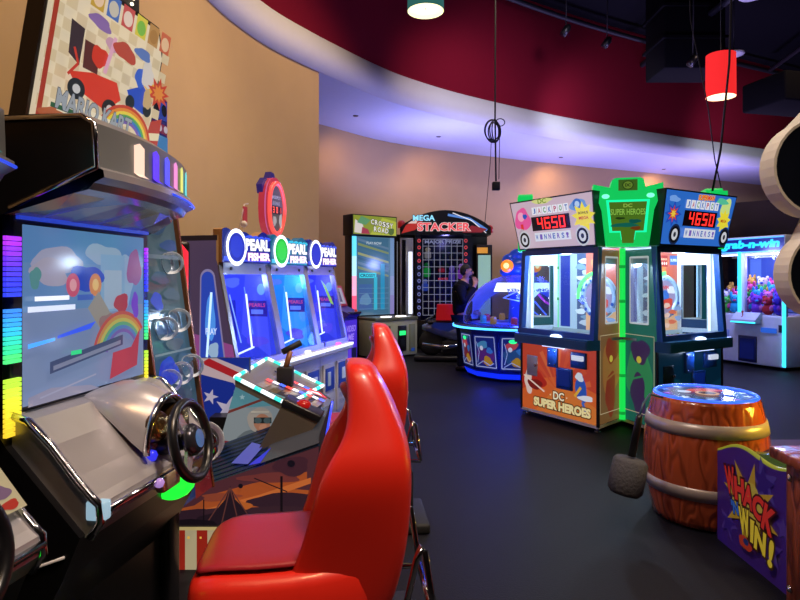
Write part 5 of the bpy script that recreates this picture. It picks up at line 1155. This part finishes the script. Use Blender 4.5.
    for y in (.012,W-.018):
        b = MB(); b.prism([(-.55,.80),(.14,.80),(-.02,1.58),(-.55,1.58)],y,y+.006,M('3a50d8',.3,0,.28),'y')  # partition glows by itself to stand for the blue light inside
        if y > .1:
            c = Cv(b, (-.55,y,.80), (1,0,0), (0,0,1), .9, .3, .0008)
            c.poly([(.0,.0),(.68,0),(.55,.76),(0,.76)],['4450d8','2f8fe0','3f46cc'][k]); c.poly([(.3,.2),(.6,.0),(.52,.7),(.34,.76)],['5a64e8','49b0ee','5258dc'][k]); c.poly([(.10,.0),(.26,.0),(.24,.5),(.12,.5)],['2830a8','1c68b8','2428a0'][k])
            c.rect(.36,.36,.56,.50,'3a2a90'); c.text('PEARLS',.46,.46,.035,'e8508a',.16); c.rect(.40,.38,.52,.42,'7a94f4'); c.line([(.18,.55),(.30,.12)],.012,'a8c8ff',1.2); c.line([(.33,.62),(.42,.2)],.008,'8ab0ff',1.2); c.ell(.5,.6,.04,.05,'8ac8ff'); c.blob(.46,.14,.1,.05,'6a5ae0',4+k); c.blob(.2,.66,.1,.04,'6a80f0',6+k)
            if k == 2: c.poly([(.40,.68),(.46,.62),(.56,.40),(.52,.42)],'b8f050',1.0)
        b.build('inner_wall', t)
    # side panels with a slim rounded window
    for y, on in ((.0,1),(W,0)):
        if k != 0 and y == 0: continue
        if y > 0 and k != 2: continue
        b = MB(); c = Cv(b, (-.72,y,.79), (1,0,0), (0,0,1), .5, .3, .0008)
        if y > 0: c = Cv(b, (.0,y,.79), (-1,0,0), (0,0,1), .28, .3, .0008)
        c.poly([(0,0),(.72+.16,0),(.71,.80),(.71,1.04),(0,1.04)],'5c4a6a'); c.poly([(0,0),(.88,0),(.84,.2),(.4,.3),(0,.42)],'b05aa8'); c.poly([(0,0),(.5,0),(.3,.2),(0,.26)],'c870b8'); c.poly([(.72,1.04),(.70,1.04),(.70,.85),(.72,.8)],'c8905a',.3); c.rect(0,1.0,.71,1.04,'1c1620')
        pts = [(.56,.02)]+[(.625+.055*math.cos(math.pi-math.pi*i/10),.70+.06*math.sin(math.pi-math.pi*i/10)) for i in range(11)]+[(.78,.02)]
        c.poly([(.548,.0)]+[(.625+.067*math.cos(math.pi-math.pi*i/10),.71+.07*math.sin(math.pi-math.pi*i/10)) for i in range(11)]+[(.795,.0)],'9a90c0',.6); c.poly(pts,'2c48b8',.8); c.blob(.65,.4,.04,.2,'4a8ae0',3,1.0); c.line([(.62,.1),(.66,.6)],.02,'b8d8ff',1.4); c.blob(.68,.15,.05,.06,'9ab8d8',6,.8); c.text('PLAY',.66,.3,.05,'c8d8ff',.1,e=1)
        b.box(-.72,.16,y-.003 if y > 0 else y+.001,y+.001 if y > 0 else y+.004,.79,.795,WM); b.build('side_panel', t)
    # marquee
    b = MB(); H0 = 1.62; n = 24
    tops = [(W*i/n, H0+.245+.02*math.sin(5.2*math.pi*i/n+.6)+.012*math.sin(9*i/n)) for i in range(n+1)]
    mc = ['1c2ab8','1a86b8','2030a8'][k]
    b.prism([(.0,H0)]+tops+[(W,H0)], -.05, .03, M(mc,.25,0,.35), 'x', mside=M('b08a60',.5) if k == 0 else None)
    mq = b.build('marquee', t)
    b = MB(); c = Cv(b,(.031,0,H0),(0,1,0),(0,0,1),.9,.25,.001)
    c.rect(.02,.015,W-.02,.05,['3a5aff','4ac8f0','3a50e8'][k],.9)
    c.rect(.22,.03,W-.03,.20,['2432d0','1a90c8','2a3ac8'][k],.6)
    for i in range(5): c.blob(.28+.1*i,.215,.05,.02,['3a58ff','38c8f0','4a60f0'][k],i)
    b.ball((.02,.60,H0+.04),.01,M('8ab8ff',.3,0,1),8)
    c.ell(.19,.125,.15,.148,'eaf2ff',1.7); c.ell(.19,.125,.118,.116,['1f2cc0','20c838','2430c0'][k],.9); c.ell(.19,.13,.09,.088,['2a3ae0','3ae84a','2c3cd8'][k],.8)
    c.text('PEARL',.515,.158,.10,'f4f6ff',.40,.02,e=1.2,out='1c1c70',ow=.04,bold=.06,oe=.4); c.text('FISHER',.535,.058,.068,'f8f0ff',.37,.02,e=1.15,out='c83aa0',ow=.035,bold=.06,oe=.7)
    b.build('marquee_art', mq)
    if k == 1:   # clam topper with a jackpot readout
        Xt = Matrix.Translation((-.10,.30,2.16)); b = MB()
        prof = [(.165*math.cos(a)*(1+.04*math.cos(3*a)),.27*math.sin(a)) for a in [2*math.pi*i/32 for i in range(32)]]
        b.M = Xt; b.prism([(y*1.05,z*1.04) for y, z in prof], -.07, .02, M('d83a50',.3,0,.5), 'x')
        b.prism([(y+.10*0,z) for y, z in [(-.15,.12),(-.17,.2),(-.1,.27),(-.05,.25),(0,.34),(.06,.33),(.10,.26),(.16,.21),(.16,.1)]], -.09, -.03, M('3a2c8a',.3,0,.35), 'x'); tb_ = b.build('clam_topper', t)
        b = MB(); b.M = Xt; b.tube([(.03,y*.88,z*.88-.01) for y, z in prof], .022, M('ff5a50',.3,0,.9), 8, True); b.tube([(.0,y,z) for y, z in prof], .012, M('e06ab0',.3,0,.6), 6, True); b.build('lit_rim', tb_)
        b = MB(); b.M = Xt; c = Cv(b,(.024,0,0),(0,1,0),(0,0,1),.4,.3,.001); c.poly([(y*.78,z*.8-.01) for y, z in prof],'6a6468'); c.text('JACKPOT',0,.09,.04,'c8c4c8',.17); c.text('BONUS',0,.04,.035,'b0acb0',.13); c.rect(-.1,-.06,.1,.01,'3a1410',.3); c.seg7('301',-.075,-.052,.055,'ff5a3c',1.6,w=.03,gap=.055); c.blob(-.06,-.13,.03,.05,'d8d4d8',4); c.blob(.05,-.12,.03,.06,'e8e4e8',6); c.text('SUPER',0,.225,.03,'d8a0d8',.12,e=.8); b.build('topper_face', tb_)
        b = MB(); b.M = Xt; b.box(-.06,0,-.05,.05,-.52,-.25,M('2a2c40',.4)); b.build('topper_post', tb_)
    return t
for k in range(3): pearl(k)
for k, cc in enumerate(('6a7cff','5ad0ff','6a6cff')):
    p = P0+PT*(PW*k+.36)+PN*(-.22); lamp('POINT','pearl_lamp',(p.x,p.y,1.48),12,cc,.06)
# small wire figurine on the first marquee
p = P0+PT*.50+PN*(-.08)
t = thing('wire_ornament', 'small wire ornament with a red tag standing on the first pearl game', 'ornament', (p.x,p.y,1.868), PA)
b = MB(); b.tube([(0,-.10,0),(0,0,.26),(0,.06,.27)],.005,M('d8c8c0',.3),6); b.tube([(0,-.02,0),(0,-.02,.1)],.004,M('d8c8c0',.3),6); b.build('wire', t)
b = MB(); b.box(-.005,.005,-.02,.04,.1,.24,M('e0404a',.3,0,.3)); b.ball((0,-.01,.09),.03,M('d8d0d0',.5),10); b.build('tag', t)

# ------------------------------------------------------------------ the man in a dark jacket
def skin_mesh(name, verts, edges, rad, m, parent, sub=2, root=0):
    me = bpy.data.meshes.new(name); me.from_pydata(verts, edges, []); o = bpy.data.objects.new(name, me); COL.objects.link(o)
    md = o.modifiers.new('skin','SKIN'); md.use_smooth_shade = True
    for i, r in enumerate(rad): me.skin_vertices[0].data[i].radius = r if isinstance(r, tuple) else (r, r)
    me.skin_vertices[0].data[root].use_root = True
    s = o.modifiers.new('s','SUBSURF'); s.levels = sub; s.render_levels = sub
    bpy.context.view_layer.update()
    m2 = bpy.data.meshes.new_from_object(o.evaluated_get(bpy.context.evaluated_depsgraph_get()))
    for p in m2.polygons: p.use_smooth = True
    m2.materials.clear(); m2.materials.append(m)
    bpy.data.objects.remove(o); bpy.data.meshes.remove(me)
    q = bpy.data.objects.new(name, m2); COL.objects.link(q); q.parent = parent
    return q
man = thing('person', 'man in dark jacket and jeans standing with a hand raised to his mouth', 'person', (1.02,9.80,0), R(-14))
SK = M('b98468',.5)
V = [(0,0,.90),(0,0,1.08),(0,0,1.26),(.015,0,1.40),(.04,0,1.47),(.075,0,1.53),(.085,0,1.585),(.075,0,1.64),(.07,0,1.665)]
Rr = [(.13,.11),(.125,.105),(.15,.115),(.085,.075),(.052,.052),(.068,.062),(.078,.088),(.072,.082),(.045,.05)]
E = [(i,i+1) for i in range(8)]
def chain(frm, pts, rs):
    p = frm
    for q, r in zip(pts, rs):
        V.append(q); Rr.append(r); E.append((p, len(V)-1)); p = len(V)-1
    return p
sR = chain(3, [(.0,-.17,1.37),(.05,-.235,1.10),(.15,-.17,1.24),(.215,-.07,1.385),(.215,-.045,1.43)], [.062,.05,.042,.032,.034])
sL = chain(3, [(.0,.17,1.37),(-.02,.23,1.12),(.09,.21,.98),(.17,.17,.93),(.20,.15,.925)], [.062,.05,.042,.032,.034])
for s, base, d0 in ((-1,sR,Vector((-.25,.3,1)).normalized()),(1,sL,Vector((1,-.35,-.15)).normalized())):
    o = Vector(V[base]); side = Vector((1,.2,.1)).normalized() if s < 0 else Vector((0,.5,.85)).normalized()
    cur = Vector((-1,.3,0)) if s < 0 else Vector((.2,-1,-.2))
    for i, L in enumerate((.068,.078,.074,.058)):
        p1 = o+side*(.024-.016*i)+d0*.03; p2 = p1+d0*L*.55; p3 = p2+(d0+cur*.7).normalized()*L*.5
        chain(base, [tuple(p1),tuple(p2),tuple(p3)], [.011,.009,.008])
    p1 = o+side*.034; chain(base, [tuple(p1),tuple(p1+side*.02+d0*.03),tuple(p1+side*.012+d0*.06)], [.012,.011,.009])
for s in (-1,1):
    chain(0, [(.0,s*.09,.84),(.02,s*.10,.47),(-.01,s*.105,.10),(.05,s*.115,.045),(.13,s*.125,.035)], [.09,.062,.042,.04,.034])
body = skin_mesh('body', V, E, Rr, SK, man)
JK = M('12141e',.8,0,0,.2,0,30); JN = M('161c34',.85,0,0,.2,0,40)
jv = [(0,0,.86),(0,0,1.0),(0,0,1.15),(0,0,1.29),(.01,0,1.40),(.03,0,1.44)]; jr = [(.18,.165),(.18,.165),(.18,.16),(.195,.165),(.125,.115),(.09,.09)]; je = [(i,i+1) for i in range(5)]
for s, pts in ((-1,[(.0,-.17,1.365),(.045,-.24,1.10),(.15,-.175,1.235),(.2,-.09,1.35)]),(1,[(.0,.17,1.365),(-.02,.235,1.12),(.09,.215,.985),(.15,.18,.94)])):
    p = 4
    for q, r in zip(pts,(.10,.084,.074,.06)): jv.append(q); jr.append(r); je.append((p,len(jv)-1)); p = len(jv)-1
skin_mesh('jacket', jv, je, jr, JK, man)
lv = [(0,0,.95)]; lr = [(.165,.15)]; le = []
for s in (-1,1):
    p = 0
    for q, r in zip([(.0,s*.095,.82),(.02,s*.10,.47),(-.005,s*.105,.12),(.0,s*.105,.07)],(.12,.092,.08,.075)): lv.append(q); lr.append(r); le.append((p,len(lv)-1)); p = len(lv)-1
skin_mesh('jeans', lv, le, lr, JN, man)
for s in (-1,1):
    b = MB(); S = []
    for x, w_, h in ((-.09,.035,.07),(-.05,.048,.10),(.03,.05,.085),(.11,.05,.06),(.17,.035,.04)):
        S.append([(x, s*(.105+.1*max(0,x))+w_*math.cos(a), max(0,h*.5+h*.5*math.sin(a))) for a in [2*math.pi*i/12 for i in range(12)]])
    b.loft(S, M('0d0d10',.5)); b.build('shoe', man)
HR = M('0e0b0a',.7)
b = MB(); b.M = Matrix.Translation((.055,0,1.628)) @ Matrix.Rotation(R(-24),4,'Y')
b.ball((0,0,0),(.098,.09,.098),HR,18,None,True); b.ball((-.03,0,-.01),(.075,.086,.08),HR,14); b.build('hair', man)
b = MB(); b.ball((.125,0,1.525),(.04,.05,.035),HR,14); b.build('beard', man)
b = MB(); b.ball((.165,0,1.585),(.022,.014,.024),SK,10)
for s in (-1,1): b.ball((.075,s*.086,1.585),(.016,.012,.028),SK,8)
b.build('nose_and_ears', man)
b = MB()
for s in (-1,1): b.ball((.152,s*.033,1.607),(.012,.014,.008),M('15100e',.3),8); b.box(.145,.165,s*.033-.02,s*.033+.02,1.622,1.63,HR)
b.build('eyes', man)
b = MB(); b.ball((.155,0,1.548),(.012,.022,.006),M('8a4a42',.5),8); b.build('mouth', man)

# ------------------------------------------------------------------ lights of the place, with added fills
lamp('POINT','console_lamp',(2.5,3.36,.82),16,'ffd040',.05)
WARM = 'ffd2a0'
def down(name, p, e, col=WARM, size=.35, tgt=None, ang=110):
    l = lamp('SPOT', name, p, e, col, size, spot=R(ang), blend=.8); aim(l, tgt or (p[0],p[1],0)); return l
down('spotlamp', (.6,4.0,7.6), 1150, 'ffe2c0', .3, (-2.6,4.9,2.2), 80)
down('spotlamp', (1.2,7.2,7.6), 800, 'ffdcb4', .3, (-1.9,8.6,2.2), 80)
down('spotlamp', (-.4,-.5,6.5), 380, 'ffc88c', .3, (-2.6,1.2,2.6))
down('spotlamp', (1.9,.2,7.0), 1700, 'ffe6d0', .3, (0.0,2.3,.7), 40)
down('spotlamp', (-.8,2.3,5.6), 420, 'ffeee0', .3, (1.75,2.75,1.5), 44)  # added fill in mid-air, brightens the rim of the lobed sign
down('spotlamp', (4.5,4.5,7.6), 420, 'ffe6d0', .3, (2.0,4.2,.5), 70)
down('spotlamp', (2.5,8.0,7.6), 300, 'fff0e0', .3, (2.0,8.6,0))
down('spotlamp', (3.4,12.0,5.5), 330, 'ececff', .3, (6.8,17.0,4.9), 90)  # added fill, aimed sideways to brighten the fascia
down('spotlamp', (3.6,8.8,6.2), 420, 'eeeaff', .3, (2.2,13.4,5.0), 70)  # added fill for the dim middle of the fascia
down('spotlamp', (9.0,13.5,5.5), 300, 'ececff', .3, (10.5,18,4.9), 90)  # added fill for the right end of the fascia
down('spotlamp', (1.5,8.5,6.6), 350, 'ffe4e0', .3, (1.2,13.0,4.6), 60)  # added fill for the fascia over the grid game
down('spotlamp', (.6,9.6,7.4), 300, 'fff0e0', .3, (.3,11.2,.6), 40)  # added fill to brighten the tall screen game's base and the motorcycles
down('spotlamp', (8.0,9.0,7.6), 600, 'ffd8c8', .3, (6.5,10.5,0))
for x, y in ((-.9,12.2),(.9,14.0),(4.4,16.4),(8.0,18.2)):
    t = thing('soffit_light', {-.9:'small recessed downlight in the soffit by the tan corner',.9:'small recessed downlight above the grid prize game',4.4:'small recessed downlight in the soffit behind the coin machine',8.0:'small recessed downlight in the soffit at far right'}[x], 'light', (x,y,ZS-.012))
    b = MB(); b.lathe([(0,0),(.05,0),(.06,.012)],M('50484a',.5),16,cap=False); b.build('trim_ring', t)
    down('soffit_spot', (x,y,ZS-.03), 95, 'ffc890', .06, (x+.3,y+1.6,1.5), 150)
def up(p, e, col, size): 
    l = lamp('AREA','soffit_fill',p,e,col,size,(R(180),0,0)); return l  # unseen area fill, added for the lavender glow on the soffit
up((1.0,12.9,3.0),90,'a8a4ff',(1.6,.5)); up((2.4,6.7,2.55),60,'b4a8ff',(.8,.8)); up((-.9,6.0,2.1),18,'8a90ff',(.4,1.6)); up((5.7,10.4,2.25),130,'b8a4ff',(.8,1.2))
up((4.5,14.8,2.0),170,'b4a8ff',(1.5,.5)); up((9.0,16.5,2.0),200,'b8a4ff',(1.5,.5))  # two more added fills, standing on no cabinet
